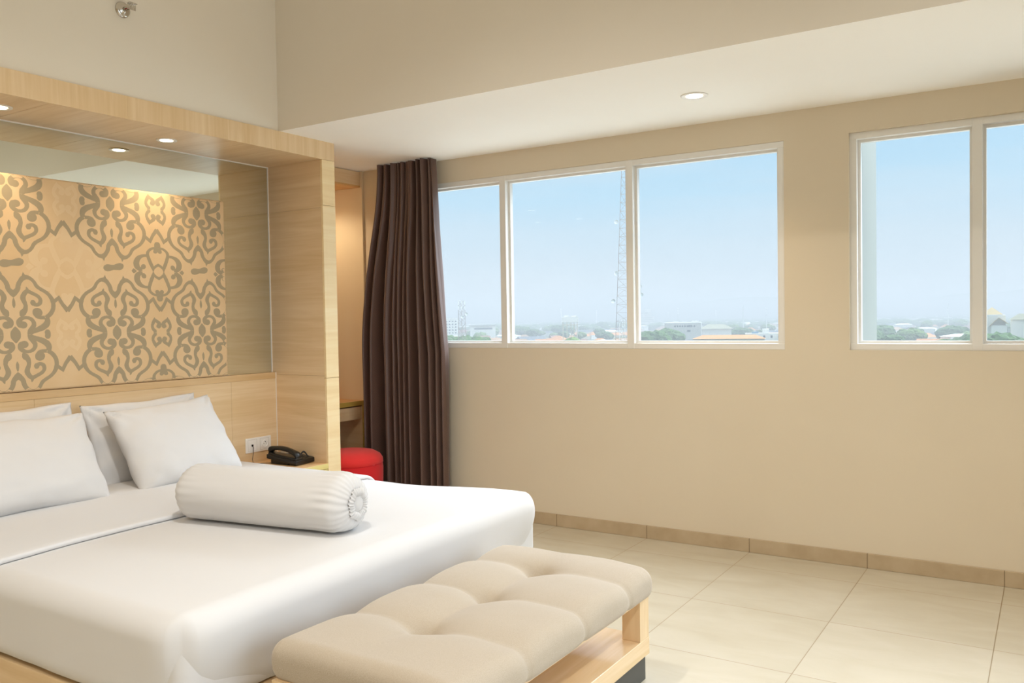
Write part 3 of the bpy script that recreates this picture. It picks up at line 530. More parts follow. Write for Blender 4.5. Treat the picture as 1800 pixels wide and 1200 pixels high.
# ------------------------------------------------------------------ sprinkler on the wall above
sx, sy_, sz_ = XF-0.012, -2.165, 2.746
s = thing('fire_sprinkler', 'chrome sidewall fire sprinkler on the pale wall above the bed frame', 'sprinkler', (sx, sy_, sz_))
part('escutcheon', lathe([(0, 0.016), (0.012, 0.016), (0.014, 0.012), (0.026, 0.012), (0.034, 0.008), (0.037, 0.0)], 36, 'X', (sx, sy_, sz_)), CHROME, s, smooth=True)
b = lathe([(0, 0.03), (0.010, 0.03), (0.010, 0.012)], 16, 'X', (sx, sy_, sz_))
for q in (-1, 1): tube([(sx+0.028, sy_+q*0.009, sz_), (sx+0.045, sy_+q*0.013, sz_), (sx+0.062, sy_+q*0.003, sz_)], 0.0028, 6, b)
part('sprinkler_body', b, CHROME, s, smooth=True, sharp=40)
part('glass_bulb', tube([(sx+0.03, sy_, sz_), (sx+0.058, sy_, sz_)], 0.003, 8), REDB, s, smooth=True)
b = B(sx+0.06, sy_-0.004, sz_-0.004, sx+0.07, sy_+0.004, sz_+0.004)
B(sx+0.066, sy_-0.02, sz_+0.012, sx+0.086, sy_+0.02, sz_+0.015, bm=b)
for q in (-0.018, -0.009, 0, 0.009, 0.018): B(sx+0.069, sy_+q-0.003, sz_-0.014, sx+0.0715, sy_+q+0.003, sz_+0.013, bm=b)
part('deflector', b, CHROME, s)

# ------------------------------------------------------------------ bedside shelf, socket, telephone
ns = thing('nightstand', 'beech bedside cabinet between the bed and the alcove cheek', 'nightstand', (XF, YI, 0))
NZ = 0.45
part('worktop', B(XL, -1.21, NZ-0.03, XF-0.003, YI, NZ, 0.001, 1), wood('beech_top', 'Y', '#dfb37c', '#e7be8b', '#ecc899'), ns)
part('front_edge', B(XF-0.003, -1.21, NZ-0.03, XF, YI, NZ, 0.0005, 1), WYEL, ns)
part('cabinet_body', B(XL, -1.20, 0, XF-0.02, YI-0.004, NZ-0.03), WY, ns)
part('drawer', B(XF-0.02, -1.20, NZ-0.20, XF-0.003, YI-0.004, NZ-0.034, 0.001, 1), WYEL, ns)
part('cabinet_door', B(XF-0.02, -1.20, 0.06, XF-0.003, YI-0.004, NZ-0.204, 0.001, 1), WYEL, ns)
so = thing('wall_socket', 'white double wall plate with phone jack and round power socket', 'socket', (XL, -1.17, 0.51))
part('plate', rbox((XL, -1.172, 0.512), (XL+0.009, -0.980, 0.600), 0.003, (1, 2, 2), 2), PLAST, so, smooth=True, sharp=40)
b = bmesh.new()
for y0 in (-1.158, -1.066):
    z0, z1, t = 0.522, 0.590, 0.0012
    for q in ((y0, z0, y0+0.068, z0+t), (y0, z1-t, y0+0.068, z1), (y0, z0, y0+t, z1), (y0+0.068-t, z0, y0+0.068, z1)): B(XL+0.0088, q[0], q[1], XL+0.0096, q[2], q[3], bm=b)
part('insert_line', b, pmat('seam', '#bdb6aa', 0.5)[0], so)
part('socket_well', lathe([(0, 0.0102), (0.017, 0.0102), (0.0185, 0.013), (0.0225, 0.013), (0.024, 0.009)], 32, 'X', (XL, -1.028, 0.556)), PLAST, so, smooth=True, sharp=40)
b = lathe([(0, 0.0108), (0.0022, 0.0108), (0.0022, 0.009)], 10, 'X', (XL, -1.037, 0.556))
merge(b, lathe([(0, 0.0108), (0.0022, 0.0108), (0.0022, 0.009)], 10, 'X', (XL, -1.019, 0.556))); merge(b, lathe([(0, 0.0135), (0.0025, 0.0135), (0.0025, 0.009)], 10, 'X', (XL, -1.028, 0.567)))
part('socket_pin', b, BLACK2, so)
part('phone_jack', B(XL+0.009, -1.131, 0.549, XL+0.0105, -1.117, 0.561, 0.001, 1), BLACK, so)
part('cable', tube([(XL+0.01, -1.124, 0.554), (XL+0.02, -1.126, 0.545), (XL+0.02, -1.128, 0.51), (XL+0.022, -1.138, 0.475), (XL+0.03, -1.14, 0.4535), (XL+0.07, -1.12, 0.4525), (XL+0.10, -1.09, 0.4525), (XL+0.13, -1.07, 0.4535)], 0.0018, 6), BLACK, so, smooth=True)

ph = thing('telephone', 'black corded desk telephone on the bedside shelf', 'telephone', (-1.155, -1.02, NZ), rotz=0)
PHR = Matrix.Translation(Vector((-1.155, -1.02, NZ))) @ Matrix.Rotation(math.radians(8), 4, 'Z')
def pht(b, mat, name, **k):
    bmesh.ops.transform(b, matrix=PHR, verts=b.verts); return part(name, b, mat, ph, **k)
def wedge(x0, x1, y0, y1, za, zb, th, r=0.004):
    b = rbox((x0, y0, 0), (x1, y1, th), r, (4, 4, 1), 2)
    for v in b.verts:
        t = (v.co.x-x0)/(x1-x0); v.co.z += za*(1-t)+zb*t
    return b
pht(wedge(-0.10, 0.12, -0.085, 0.09, 0.035, 0.004, 0.026), BLACK, 'phone_body', smooth=True, sharp=35)
pht(wedge(-0.09, 0.04, -0.06, 0.07, 0.0, 0.0, 0.035), BLACK, 'desk_foot', smooth=True, sharp=35)
pht(wedge(-0.09, 0.115, -0.083, -0.02, 0.058, 0.030, 0.014), BLACK, 'cradle', smooth=True, sharp=35)
b = bmesh.new()
for i in range(5):
    for j in range(3):
        x = -0.015+i*0.021; y = -0.002+j*0.026; t = (x+0.10)/0.22
        z = 0.061-0.031*t
        B(x-0.007, y-0.009, z-0.002, x+0.007, y+0.009, z+0.003, 0.0015, 1, bm=b)
pht(b, BLACK2, 'keypad')
b = wedge(-0.085, -0.035, 0.0, 0.07, 0.056, 0.049, 0.006, 0.001)
pht(b, GLASSY, 'display')
# handset lies lengthwise over the cradle
b = bmesh.new(); N_ = 22; ringp = None
for i in range(N_+1):
    t = i/N_; x = -0.105+0.225*t
    arch = 0.020*math.sin(PI*t)
    endf = 1-sm(0.0, 0.22, t)*(1-sm(0.78, 1, t))
    w_ = 0.020+0.008*endf; h_ = 0.013+0.009*endf
    cap = math.sqrt(max(0.02, 1-(abs(2*t-1))**14))
    z = 0.089-0.031*t+arch-0.006*endf
    ring = [b.verts.new((x, -0.052+w_*cap*math.copysign(abs(math.cos(a))**0.7, math.cos(a)), z+h_*cap*math.copysign(abs(math.sin(a))**0.8, math.sin(a)))) for a in [2*PI*k/16 for k in range(16)]]
    if ringp:
        for k in range(16): b.faces.new((ringp[k], ringp[(k+1) % 16], ring[(k+1) % 16], ring[k]))
    else: b.faces.new(ring)
    ringp = ring
b.faces.new(ringp)
pht(b, BLACK, 'handset', smooth=True, sharp=60)
cp = []
for i in range(221):
    t = i/220; a = t*2*PI*34
    base_ = Vector((0.112-0.03*t, -0.045+0.125*t, 0.052+0.028*math.sin(PI*min(1, t*1.15))-0.02*t))
    cp.append(base_+Vector((0.35*math.cos(a), 0.2*math.cos(a), math.sin(a)))*0.0048)
pht(tube(cp, 0.0014, 5), BLACK, 'coiled_cord', smooth=True)

# ------------------------------------------------------------------ dressing table, overhead box, stool
dt_ = thing('dressing_table', 'wooden dressing table with drawer in the nook behind the bed frame', 'table', (-1.46, -0.02, 0))
part('table_top', B(XN+0.003, -0.815, 0.692, -1.461, -0.019, 0.724), [wood('desk_top', 'Y', '#cf9a63', '#d9a870', '#e0b27d')], dt_)
part('front_edge', B(-1.461, -0.815, 0.692, -1.458, -0.019, 0.724), WOL, dt_)
part('side_panel', B(XN+0.003, -0.046, 0, -1.461, -0.019, 0.692), WX, dt_)
part('side_edge', B(-1.461, -0.046, 0, -1.458, -0.019, 0.692), WOL, dt_)
part('drawer', B(-1.9, -0.76, 0.594, -1.468, -0.052, 0.682, 0.001, 1), WY, dt_)
part('back_panel', B(XN+0.003, -0.80, 0, XN+0.018, -0.046, 0.59), WX, dt_)
sb = thing('overhead_cabinet', 'wooden overhead box fixed below the beam in the nook', 'cabinet', (-1.463, -0.02, 2.238))
part('front_board', B(-1.481, -0.815, 2.2505, -1.463, -0.019, HS-0.004), WY, sb)
part('bottom_board', B(XN, -0.815, 2.238, -1.463, -0.019, 2.250), wood('box_bottom', 'Y', '#c99a5f', '#d4a76b', '#ddb47a'), sb)
l = bpy.data.lights.new('nook_lamp', 'SPOT'); l.energy = 10; l.color = (1, 0.80, 0.55); l.spot_size = math.radians(150); l.spot_blend = 0.6; l.shadow_soft_size = 0.04
o = bpy.data.objects.new('nook_lamp', l); COL.objects.link(o); o.location = (0-0.24, -0.38, -0.025); o.parent = sb
part('lamp_disc', lathe([(0, -0.003), (0.035, -0.003), (0.045, 0)], 24, loc=(-1.70, -0.40, 2.238)), LAMP, sb)

sc = (-1.165, -0.50); sr = 0.215; sh = 0.455
stl = thing('stool', 'round red fabric pouf stool by the dressing table', 'stool', (*sc, 0))
pr = [(0, 0.0), (sr-0.012, 0.0), (sr, 0.015), (sr, 0.2), (sr+0.004, 0.34), (sr-0.001, sh-0.082)]
b = lathe(pr, 48, loc=(*sc, 0)); part('stool_side', b, RED, stl, smooth=True, sharp=50)
pr = [(sr-0.001, sh-0.082), (sr+0.003, sh-0.078), (sr+0.001, sh-0.055), (sr-0.015, sh-0.03), (sr-0.05, sh-0.010), (sr-0.11, sh), (0, sh+0.003)]
part('seat_pad', lathe(pr, 48, loc=(*sc, 0)), cloth('red_top', '#dc3330', 0.85, 0.15, 600, 0.12), stl, smooth=True)
part('piping', tube([(sc[0]+(sr+0.001)*math.cos(a), sc[1]+(sr+0.001)*math.sin(a), sh-0.081) for a in [2*PI*k/48 for k in range(49)]], 0.0025, 6), RED, stl, smooth=True)

# ------------------------------------------------------------------ curtain
b = bmesh.new(); NU, NV = 300, 46
ct = thing('curtain', 'dark brown satin curtain hanging gathered at the left of the window', 'curtain', (-0.95, -0.12, 0))
rows = []
for j in range(NV+1):
    v = j/NV; z = 0.025+(HS-0.03)*v        # 0 bottom .. 1 top
    zz = z
    if zz > 1.9: xr = -0.725+(2.33-zz)/0.43*0.018
    elif zz > 1.07: xr = -0.707+(1.9-zz)/0.83*0.061
    else: xr = -0.646-(1.07-zz)*0.006
    xl = -1.189-0.143*sm(0, 1, (2.33-zz)/1.25)
    gath = sm(1.55, 2.3, zz)
    row = []
    for i in range(NU+1):
        u = i/NU
        uu = u+0.012*math.sin(2*PI*u*2.3+zz*0.6)+0.008*math.sin(2*PI*u*5+1)
        ph_ = 2*PI*(uu+0.035*math.sin(uu*13))*10.5
        A = (0.052+0.018*math.sin(u*9+1))*(1-0.35*gath)
        y = -0.115-A*(2*((1-math.sin(ph_))/2)**1.6-0.9)+0.010*math.sin(ph_*2+zz*1.4+1)*(1-gath)+0.009*gath*math.sin(2*PI*uu*25)+0.006*fbm((u*9, zz*0.9, 3))
        y += 0.008*math.sin(ph_*0.5+zz*0.8)
        x = xl+(xr-xl)*u+0.010*math.cos(ph_)*(0.6+0.4*v)
        if u > 0.96: y += 0.0
        row.append(b.verts.new((x, min(y, -0.026), z)))
    rows.append(row)
for a, c in zip(rows, rows[1:]):
    for i in range(NU): b.faces.new((a[i], a[i+1], c[i+1], c[i]))
part('drape', b, CURT, ct, smooth=True)
part('curtain_track', B(-1.35, -0.135, HS-0.018, 1.5, -0.105, HS), WHITE, ct) if False else None

# ================================================================== BED
bx0, bx1, by0, by1 = -1.335, 0.715, -3.15, -1.195
BYC = (by0+by1)/2
bed = thing('bed', 'double bed on a low beech plinth', 'bed', (bx0, -2.115, 0))
part('bed_base', B(bx0+0.0, by0+0.025, 0.0, bx1-0.06, by1-0.03, 0.193, 0.003), WX, bed)
part('mattress', rbox((bx0, by0+0.03, 0.195), (bx1-0.03, by1-0.03, 0.46), 0.05, (8, 8, 2)), LINEN, bed, smooth=True)
def bed_warp(v, top=0.478):
    """soft shaping shared by the layers lying on the mattress"""
    x, y, z = v
    t = sm(0.15, 0.48, z)
    cr = (1-((y-BYC)/0.95)**2)*0.016
    far = sm(-1.75, -1.22, y)
    dip = far*(-0.020+0.030*sm(-0.1, 0.5, x))
    z2 = z+t*(cr+dip)
    z2 += t*0.003*fbm((x*1.6, y*1.6, 0.3))
    # sheet pulled in under the foot corners
    cnr = sm(0.45, 0.72, x)
    low = 1-sm(0.18, 0.40, z)
    pull = cnr*sm(0.55, 0.95, abs(y-BYC)/0.92)*low
    y2 = y-(1 if y > BYC else -1)*pull*0.05
    x2 = x-pull*0.05
    side = (1-t)
    y2 += 0.004*side*fbm((x*3, z*5, 7)); x2 += 0.004*side*fbm((y*3, z*5, 9))
    return (x2, y2, z2)
b = rbox((bx0, by0, 0.194), (bx1, by1, 0.484), 0.075, (60, 50, 10), 8)
for v in b.verts:
    p = v.co
    # rounder plan corners at the foot
    cx_, cy0, cy1, R = bx1-0.13, by0+0.13, by1-0.13, 0.13
    for cy_, s_ in ((cy0, -1), (cy1, 1)):
        dx, dy = p.x-cx_, (p.y-cy_)*s_
        if dx > 0 and dy > 0:
            m_ = max(dx, dy)/R; d_ = math.hypot(dx, dy)
            if d_ > 1e-6:
                f_ = (m_*R)/d_; k_ = m_**2
                p.x = cx_+dx*(1+(f_-1)*k_); p.y = cy_+s_*dy*(1+(f_-1)*k_)
    v.co = bed_warp(p)
dv = tag(obj('duvet', b, LINEN, smooth=True), 'smooth white cover stretched over the whole bed', 'bedding')
# folded top sheet: band laid over the head half
def band(x0, x1, off, zlow, name_r=0.012):
    b = bmesh.new(); r = 0.075+off
    Y0, Y1, Z = by0-off, by1+off, 0.484+off
    path = []
    for k in range(6): path.append((Y0, zlow+(Z-r-zlow)*k/5))
    for k in range(1, 9): a = PI/2*k/8; path.append((Y0+r-r*math.cos(a), Z-r+r*math.sin(a)))
    for k in range(1, 40): path.append((Y0+r+(Y1-Y0-2*r)*k/40, Z))
    for k in range(0, 9): a = PI/2*k/8; path.append((Y1-r+r*math.sin(a), Z-r+r*math.cos(a)))
    for k in range(1, 6): path.append((Y1, Z-r-(Z-r-zlow)*k/5))
    return path
def sheet_layer(name, x0, x1, th, zlow, mat, parent=None, base_off=0.001):
    outer, inner = band(0, 0, base_off+th, zlow), band(0, 0, base_off, zlow)
    n_ = 26; b = bmesh.new(); ro = []
    xs = [x0+(x1-th*0.5-x0)*i/n_ for i in range(n_+1)]
    def row(path, x): return [b.verts.new(bed_warp((x+0.006*fbm((y*1.3, 0, 5))*(1 if x > x0+0.3 else 0), y, z))) for y, z in path]
    R = [row(outer, x) for x in xs]
    mid = [((a[0]*0.85+c[0]*0.15), (a[1]*0.85+c[1]*0.15)) for a, c in zip(outer, inner)]
    R.append(row(mid, x1-th*0.12))
    mid = [((a[0]*0.5+c[0]*0.5), (a[1]*0.5+c[1]*0.5)) for a, c in zip(outer, inner)]
    R.append(row(mid, x1)); 
    mid = [((a[0]*0.15+c[0]*0.85), (a[1]*0.15+c[1]*0.85)) for a, c in zip(outer, inner)]
    R.append(row(mid, x1-th*0.12)); R.append(row(inner, x1-th*0.5)); R.append(row(inner, x0))
    for a, c in zip(R, R[1:]):
        for i in range(len(a)-1): b.faces.new((a[i], a[i+1], c[i+1], c[i]))
    return obj(name, b, mat, parent, smooth=True)
tag(sheet_layer('top_sheet', bx0+0.005, -0.315, 0.020, 0.23, LINEN), 'white top sheet folded back in a band between pillows and bolster', 'bedding')

# ------------------------------------------------------------------ pillows
def pillow(label, bottom, top, y0, y1, th, seed, roll=0.0, sag=0.0):
    """bottom/top = (x, z) of the lower and upper edge centre lines; y0..y1 = extent"""
    n1, n2 = 44, 32; b = bmesh.new()
    bx, bz = bottom; tx, tz = top
    U = Vector((0, 1, 0)); V = Vector((tx-bx, 0, tz-bz)); H = V.length; V.normalize(); N = U.cross(V)
    if N.x < 0: N = -N
    W = y1-y0; C = Vector(((bx+tx)/2, (y0+y1)/2, (bz+tz)/2))
    Rr = Matrix.Rotation(roll, 3, N)
    grids = []
    for s in (1, -1):
        g_ = []
        for i in range(n1+1):
            r_ = []
            for j in range(n2+1):
                u = -1+2*i/n1; v = -1+2*j/n2
                u = math.sin(u*PI/2)*0.35+u*0.65; v = math.sin(v*PI/2)*0.35+v*0.65
                ex = 1-0.055*(1-v*v)**1.0*0 ; 
                # edges pulled in between the corners
                pu = u*(1.015-0.05*(1-v*v)*abs(u)**3)+0.006*math.sin(v*9+seed)*abs(u)**3; pv = v*(1.02-0.075*(1-u*u)*abs(v)**3)+0.012*math.sin(u*7+seed)*abs(v)**3
                t = ((1-abs(u)**2.8)*(1-abs(v)**2.6))**0.5 if abs(u) < 1 and abs(v) < 1 else 0
                t *= th*(1.0-0.18*(v+0.2)) 
                wr = 0.0
                if t > 0:
                    ed = (max(abs(u), abs(v)))**4
                    wr = 0.007*fbm((u*1.8+seed, v*1.8, s*3.1), 3)+0.005*abs(fbm((u*1.2+v*2.4+seed, v*0.8-u*2, s), 2))+0.006*ed*math.sin((u*13 if abs(v) > abs(u) else v*10)+2*fbm((u*3+seed, v*3, 1)))*(1-ed*0.3)
                    # creases radiating from the upper corners
                    for cu in (-1, 1):
                        dx, dy = u-cu, v-1; d_ = math.hypot(dx, dy)
                        wr += 0.011*math.exp(-(d_/0.40)**2)*math.sin(math.atan2(dy, dx)*9+seed)
                zz = s*(t*0.5+wr*min(1, t/0.03))
                sg = -sag*(1-abs(u))*(v+1)*0.0
                P = U*(pu*W/2)+V*(pv*H/2+sg)+N*zz
                P = Rr @ P
                r_.append(P+C)
            g_.append(r_)
        grids.append(g_)
    key = {}
    def vert(s, i, j):
        k = (s, i, j) if 0 < i < n1 and 0 < j < n2 else (0, i, j)
        if k not in key: key[k] = b.verts.new(grids[0 if s == 1 else 1][i][j])
        return key[k]
    for s in (1, -1):
        for i in range(n1):
            for j in range(n2):
                b.faces.new([vert(s, *q) for q in ((i, j), (i+1, j), (i+1, j+1), (i, j+1))])
    o = obj('pillow', b, LINEN, smooth=True)
    return tag(o, label, 'pillow', 'bed pillows leaning on the headboard')
pillow('plump white pillow leaning in front, beside the bolster and nearer the telephone', (-0.925, 0.505), (-1.165, 0.885), -2.168, -1.562, 0.18, 1.3, roll=0.06)
pillow('white pillow behind the right front pillow, its top edge against the headboard', (-1.18, 0.50), (-1.295, 0.905), -2.215, -1.57, 0.11, 4.1, roll=0.02)
pillow('plump white pillow leaning in front at the left edge of the picture', (-0.925, 0.505), (-1.165, 0.885), -3.0, -2.295, 0.18, 7.7, roll=-0.03)
pillow('white pillow at the back on the left, only its top edge and corner showing', (-1.18, 0.50), (-1.295, 0.92), -2.97, -2.265, 0.11, 9.2)

# ------------------------------------------------------------------ bolster
bo = thing('bolster', 'long white cylindrical bolster with gathered end lying across the bed', 'pillow', (0.10, -2.28, 0.50))
BR, BL = 0.118, 0.82
b = bmesh.new(); S = 160
prof = []
for k in range(9): a = PI/2*k/8; prof.append((BL/2-0.075+0.075*math.sin(a)*0.95, BR-0.075+0.075*math.cos(a), a/(PI/2)))
body = [(-q[0], q[1], q[2]) for q in prof[::-1]]+[(-BL/2+0.075+(BL-0.15)*k/24, BR, 0) for k in range(1, 24)]+prof
body = [(-BL/2+0.004, 0.022, 1)]+body+[(BL/2-0.003, 0.030, 1)]
rings = []
for (x, r, e) in body:
    ring = []
    for k in range(S):
        a = 2*PI*k/S
        pl_ = e*0.0045*math.sin(a*26+2*math.sin(a*3)) if e > 0 else 0
        near = sm(BL/2-0.17, BL/2-0.05, abs(x))*(1 if x > 0 else 0.45)
        pl_ += near*(1-e)*0.0042*math.sin(a*26+2*math.sin(a*3)+x*6)*(0.6+0.4*math.sin(a*5))
        rr = r+pl_+0.003*fbm((x*3, math.cos(a)*1.3, math.sin(a)*1.3))
        rr *= 1-0.055*math.cos(PI*x/BL)*(1 if math.sin(a) > 0 else 0)*math.sin(a)
        yy, zz = rr*math.cos(a), rr*math.sin(a)
        if zz < -BR+0.018: zz = -BR+0.018+(zz+BR-0.018)*0.2
        ring.append(b.verts.new((x+0.004*fbm((x*4, a, 2))*e, yy*1.03, zz*0.97)))
    rings.append(ring)
for a_, c_ in zip(rings, rings[1:]):
    for k in range(S): b.faces.new((a_[k], a_[(k+1) % S], c_[(k+1) % S], c_[k]))
b.faces.new(rings[0]); b.faces.new(rings[-1])
BT = Matrix.Translation((0.10, -2.28, 0.609)) @ Matrix.Rotation(math.radians(BANG), 4, 'Z')
def bt(b, name, mat=LINEN, **k):
    bmesh.ops.transform(b, matrix=BT, verts=b.verts); return part(name, b, mat, bo, **k)
bt(b, 'bolster_body', smooth=True)
b = bmesh.new(); rings = []
for m_, (x, r) in enumerate(((BL/2-0.006, 0.028), (BL/2+0.004, 0.034), (BL/2+0.007, 0.044), (BL/2+0.003, 0.055), (BL/2-0.002, 0.062))):
    rings.append([b.verts.new((x+(0.0032*math.sin(a*27+m_*0.35+math.sin(a*4)))*(0.3+m_*0.22), (r+0.003*math.sin(a*7))*math.cos(a), (r+0.003*math.sin(a*7))*math.sin(a))) for a in [2*PI*k/S for k in range(S)]])
for a_, c_ in zip(rings, rings[1:]):
    for k in range(S): b.faces.new((a_[k], a_[(k+1) % S], c_[(k+1) % S], c_[k]))
bt(b, 'ruffle', smooth=True)
bt(lathe([(0, BL/2+0.006), (0.012, BL/2+0.006), (0.024, BL/2+0.003), (0.031, BL/2-0.004)], 32, 'X'), 'end_button', smooth=True)

# ================================================================== BENCH
X0, X1, Y0, Y1 = 0.835, 1.482, -2.96, -1.765
bn = thing('bench', 'low beech bench with tufted beige linen cushion at the foot of the bed', 'bench', (1.15, -2.4, 0))
FX = 1.478
part('plinth', B(0.88, Y0+0.04, 0, FX-0.014, -1.786, 0.092), DARK, bn)
part('lower_shelf', B(0.86, Y0, 0.092, FX, -1.779, 0.154, 0.0015, 1), wood('beech_shelf', 'Y', rough=0.2), bn)
for ya, yb in ((-1.855, -1.781), (Y0+0.002, Y0+0.072)):
    part('post', B(1.408, ya, 0.154, FX-0.001, yb, 0.300, 0.001, 1), WZ, bn)
    part('post', B(0.86, ya, 0.154, 0.93, yb, 0.300, 0.001, 1), WZ, bn)
part('seat_frame', B(0.87, Y0+0.01, 0.285, FX-0.012, -1.795, 0.302), WY, bn)
b = rbox((X0, Y0, 0.288), (X1+0.012, Y1+0.003, 0.392), 0.048, (60, 110, 4), 7)
SE = [-2.625, -2.290, -1.975]; BXC = 1.135
for v in b.verts:
    x, y, z = v.co
    t = sm(0.30, 0.37, z)
    cr = 0; 
    for s_ in SE:
        d_ = (y-s_); ed = 0.55+0.45*math.exp(-((x-BXC)/0.10)**2)
        cr += 0.015*ed*math.exp(-abs(d_)/0.022)+0.020*math.exp(-(d_/0.07)**2)*ed
    dx = x-BXC
    yin = 1 if -2.66 < y < -1.95 else math.exp(-min(abs(y+2.625), abs(y+1.975))/0.10)
    cr += yin*(0.008*math.exp(-abs(dx)/0.02)+0.020*math.exp(-(dx/0.075)**2))
    for s_ in SE:
        cr += 0.030*math.exp(-((x-BXC)**2+(y-s_)**2)/0.035**2)
    front = sm(X1-0.06, X1+0.01, x); end = sm(Y1-0.06, Y1, y)
    crf = sum(0.010*math.exp(-abs(y-s_)/0.016) for s_ in SE)
    v.co.z = z+t*(0.018*(1-((x-1.16)/0.34)**4)-cr+0.006)+0.002*fbm((x*6, y*6, 1))*t
    v.co.x = x+front*(0.006-crf)+0.003*front*fbm((y*5, z*5, 2))
    if z < 0.31: v.co.z = max(v.co.z, 0.302)
part('tufted_cushion', b, BEIGE, bn, smooth=True)
for s_ in SE:
    part('tuft_button', lathe([(0, 0.004), (0.006, 0.0035), (0.010, 0.0), (0.010, -0.004)], 16, loc=(BXC, s_, 0.336)), BEIGE, bn, smooth=True)

# ================================================================== CITY OUTSIDE (the room is on an upper floor, ground 21 m below)
GZ = -21.0
def cpos(px, dist, z=GZ):
    a = YAW - math.atan((px-900)/FPX)
    return Vector((CAM.x-math.sin(a)*dist, CAM.y+math.cos(a)*dist, z))
def cm(name, col, rough=0.9): return pmat(name, col, rough, 0.1)[0]
C_WHITE = cm('city_white', '#dedad0'); C_CREAM = cm('city_cream', '#bdb29a'); C_GREY = cm('city_grey', '#b3b1aa')
C_ORANGE = cm('roof_orange', '#b0774b'); C_BROWN = cm('roof_brown', '#866255'); C_SLATE = cm('roof_slate', '#555a5e'); C_TAN = cm('roof_tan', '#96765a')
C_GREEN = cm('roof_green', '#84806a'); C_WIN = cm('city_window', '#4d565c', 0.3); C_STEEL = cm('mast_steel', '#94857a'); C_STEELW = cm('mast_white', '#e4e2de')
def leafm(name, a, c_):
    m, nt, p = pmat(name, a, 0.9, 0.1)
    nt.links.new(ramp(nt, noi(nt, geo(nt), 0.9, 4), [(0.35, a), (0.65, c_)]), p.inputs['Base Color']); return m
LEAF = leafm('leaves', '#2f4824', '#4b6332'); LEAF2 = leafm('leaves_light', '#445c26', '#64783a'); TRUNK = cm('bark', '#5a4a3a')
GRD = leafm('ground_green', '#3d4c31', '#5c5b54')
struct('ground', B(-5500, 12, GZ-1, 5500, 7500, GZ), GRD, 'hazy green ground of the city outside')
struct('bounce_reflector', B(-12, 0.3, -1.0, 12, 14, -0.7), cm('reflector', '#a3a098'), 'added unseen terrace below the windows, hidden behind the sill')  # added slab, out of view, bounces daylight up onto the beam soffit
# haze hanging over the city
m = bpy.data.materials.new('haze'); m.use_nodes = True; hnt = m.node_tree; hnt.nodes.clear()
vs_ = nn(hnt, 'ShaderNodeVolumePrincipled'); vs_.inputs['Color'].default_value = HAZE_COL; vs_.inputs['Density'].default_value = HAZE_D
vs_.inputs['Anisotropy'].default_value = 0.0
ho = nn(hnt, 'ShaderNodeOutputMaterial'); hnt.links.new(vs_.outputs[0], ho.inputs['Volume'])
tag(obj('haze', B(-5200, 60, GZ+0.05, 5200, 7300, 45), m), 'pale blue haze lying over the distant city', 'haze', None, 'stuff')
# hills
b = bmesh.new(); prev = None
for i in range(121):
    x = -6200+i*95; h = 60+150*max(0, fbm((i*0.045, 2.3, 0), 4)+0.25)+40*math.exp(-((i-66)/8)**2)
    col_ = [b.verts.new((x, 6600+k*160, GZ+h*hh+4*fbm((i*.3, k, 1)))) for k, hh in enumerate((0, 0.5, 0.85, 1, 0.9))]
    if prev:
        for k in range(4): b.faces.new((prev[k], prev[k+1], col_[k+1], col_[k]))
    prev = col_
struct('hills', b, GRD, 'faint hills on the horizon', smooth=True)
# pale fin of the facade beside the second window
struct('trim_2', B(1.60, 0.2, -3, 1.822, 0.77, 6), cm('facade_fin', '#7d817c'), 'pale facade fin outside the right window')

def hip(b, x0, y0, x1, y1, z, h, o=0.6):
    x0 -= o; y0 -= o; x1 += o; y1 += o
    w_, d_ = x1-x0, y1-y0
    if w_ >= d_: r = [(x0+d_/2*0.9, (y0+y1)/2), (x1-d_/2*0.9, (y0+y1)/2)]
    else: r = [((x0+x1)/2, y0+w_/2*0.9), ((x0+x1)/2, y1-w_/2*0.9)]
    v = [b.verts.new(p) for p in ((x0, y0, z), (x1, y0, z), (x1, y1, z), (x0, y1, z), (*r[0], z+h), (*r[1], z+h))]
    fs = ((0,1,5,4), (1,2,5), (2,3,4,5), (3,0,4)) if w_ >= d_ else ((0,1,4), (1,2,5,4), (2,3,5), (3,0,4,5))
    for f in fs: b.faces.new([v[i] for i in f])
    b.faces.new([v[i] for i in (3, 2, 1, 0)])
def gable(b, x0, y0, x1, y1, z, h, o=0.5):
    x0 -= o; y0 -= o; x1 += o; y1 += o; m_ = (y0+y1)/2
    v = [b.verts.new(p) for p in ((x0, y0, z), (x1, y0, z), (x1, y1, z), (x0, y1, z), (x0, m_, z+h), (x1, m_, z+h))]
    for f in ((0,1,5,4), (2,3,4,5), (1,2,5), (3,0,4), (3,2,1,0)): b.faces.new([v[i] for i in f])
def wins(L, x0, x1, y, z, n, w_, h):
    for i in range(n):
        b = bmesh.new()
        cx_ = x0+(x1-x0)*(i+0.5)/n; B(cx_-w_/2, y-0.08, z, cx_+w_/2, y+0.05, z+h, bm=b); lpart('window', b, C_WIN, L)
def lpart(name, b, mat, root):
    o = obj(name, b, mat); o.parent = root; return o
def house_proto(wd, dp, ht, rh, wall, roof, kind):
    r = bpy.data.objects.new('house', None); COL.objects.link(r)
    lpart('wall', B(-wd/2, -dp/2, 0, wd/2, dp/2, ht), wall, r)
    b = bmesh.new(); (hip if kind == 'hip' else gable)(b, -wd/2, -dp/2, wd/2, dp/2, ht, rh); lpart('roof', b, roof, r)
    return r
def copy_tree(o):
    c = o.copy(); COL.objects.link(c)
    for ch in o.children:
        k = ch.copy(); COL.objects.link(k); k.parent = c
    return c
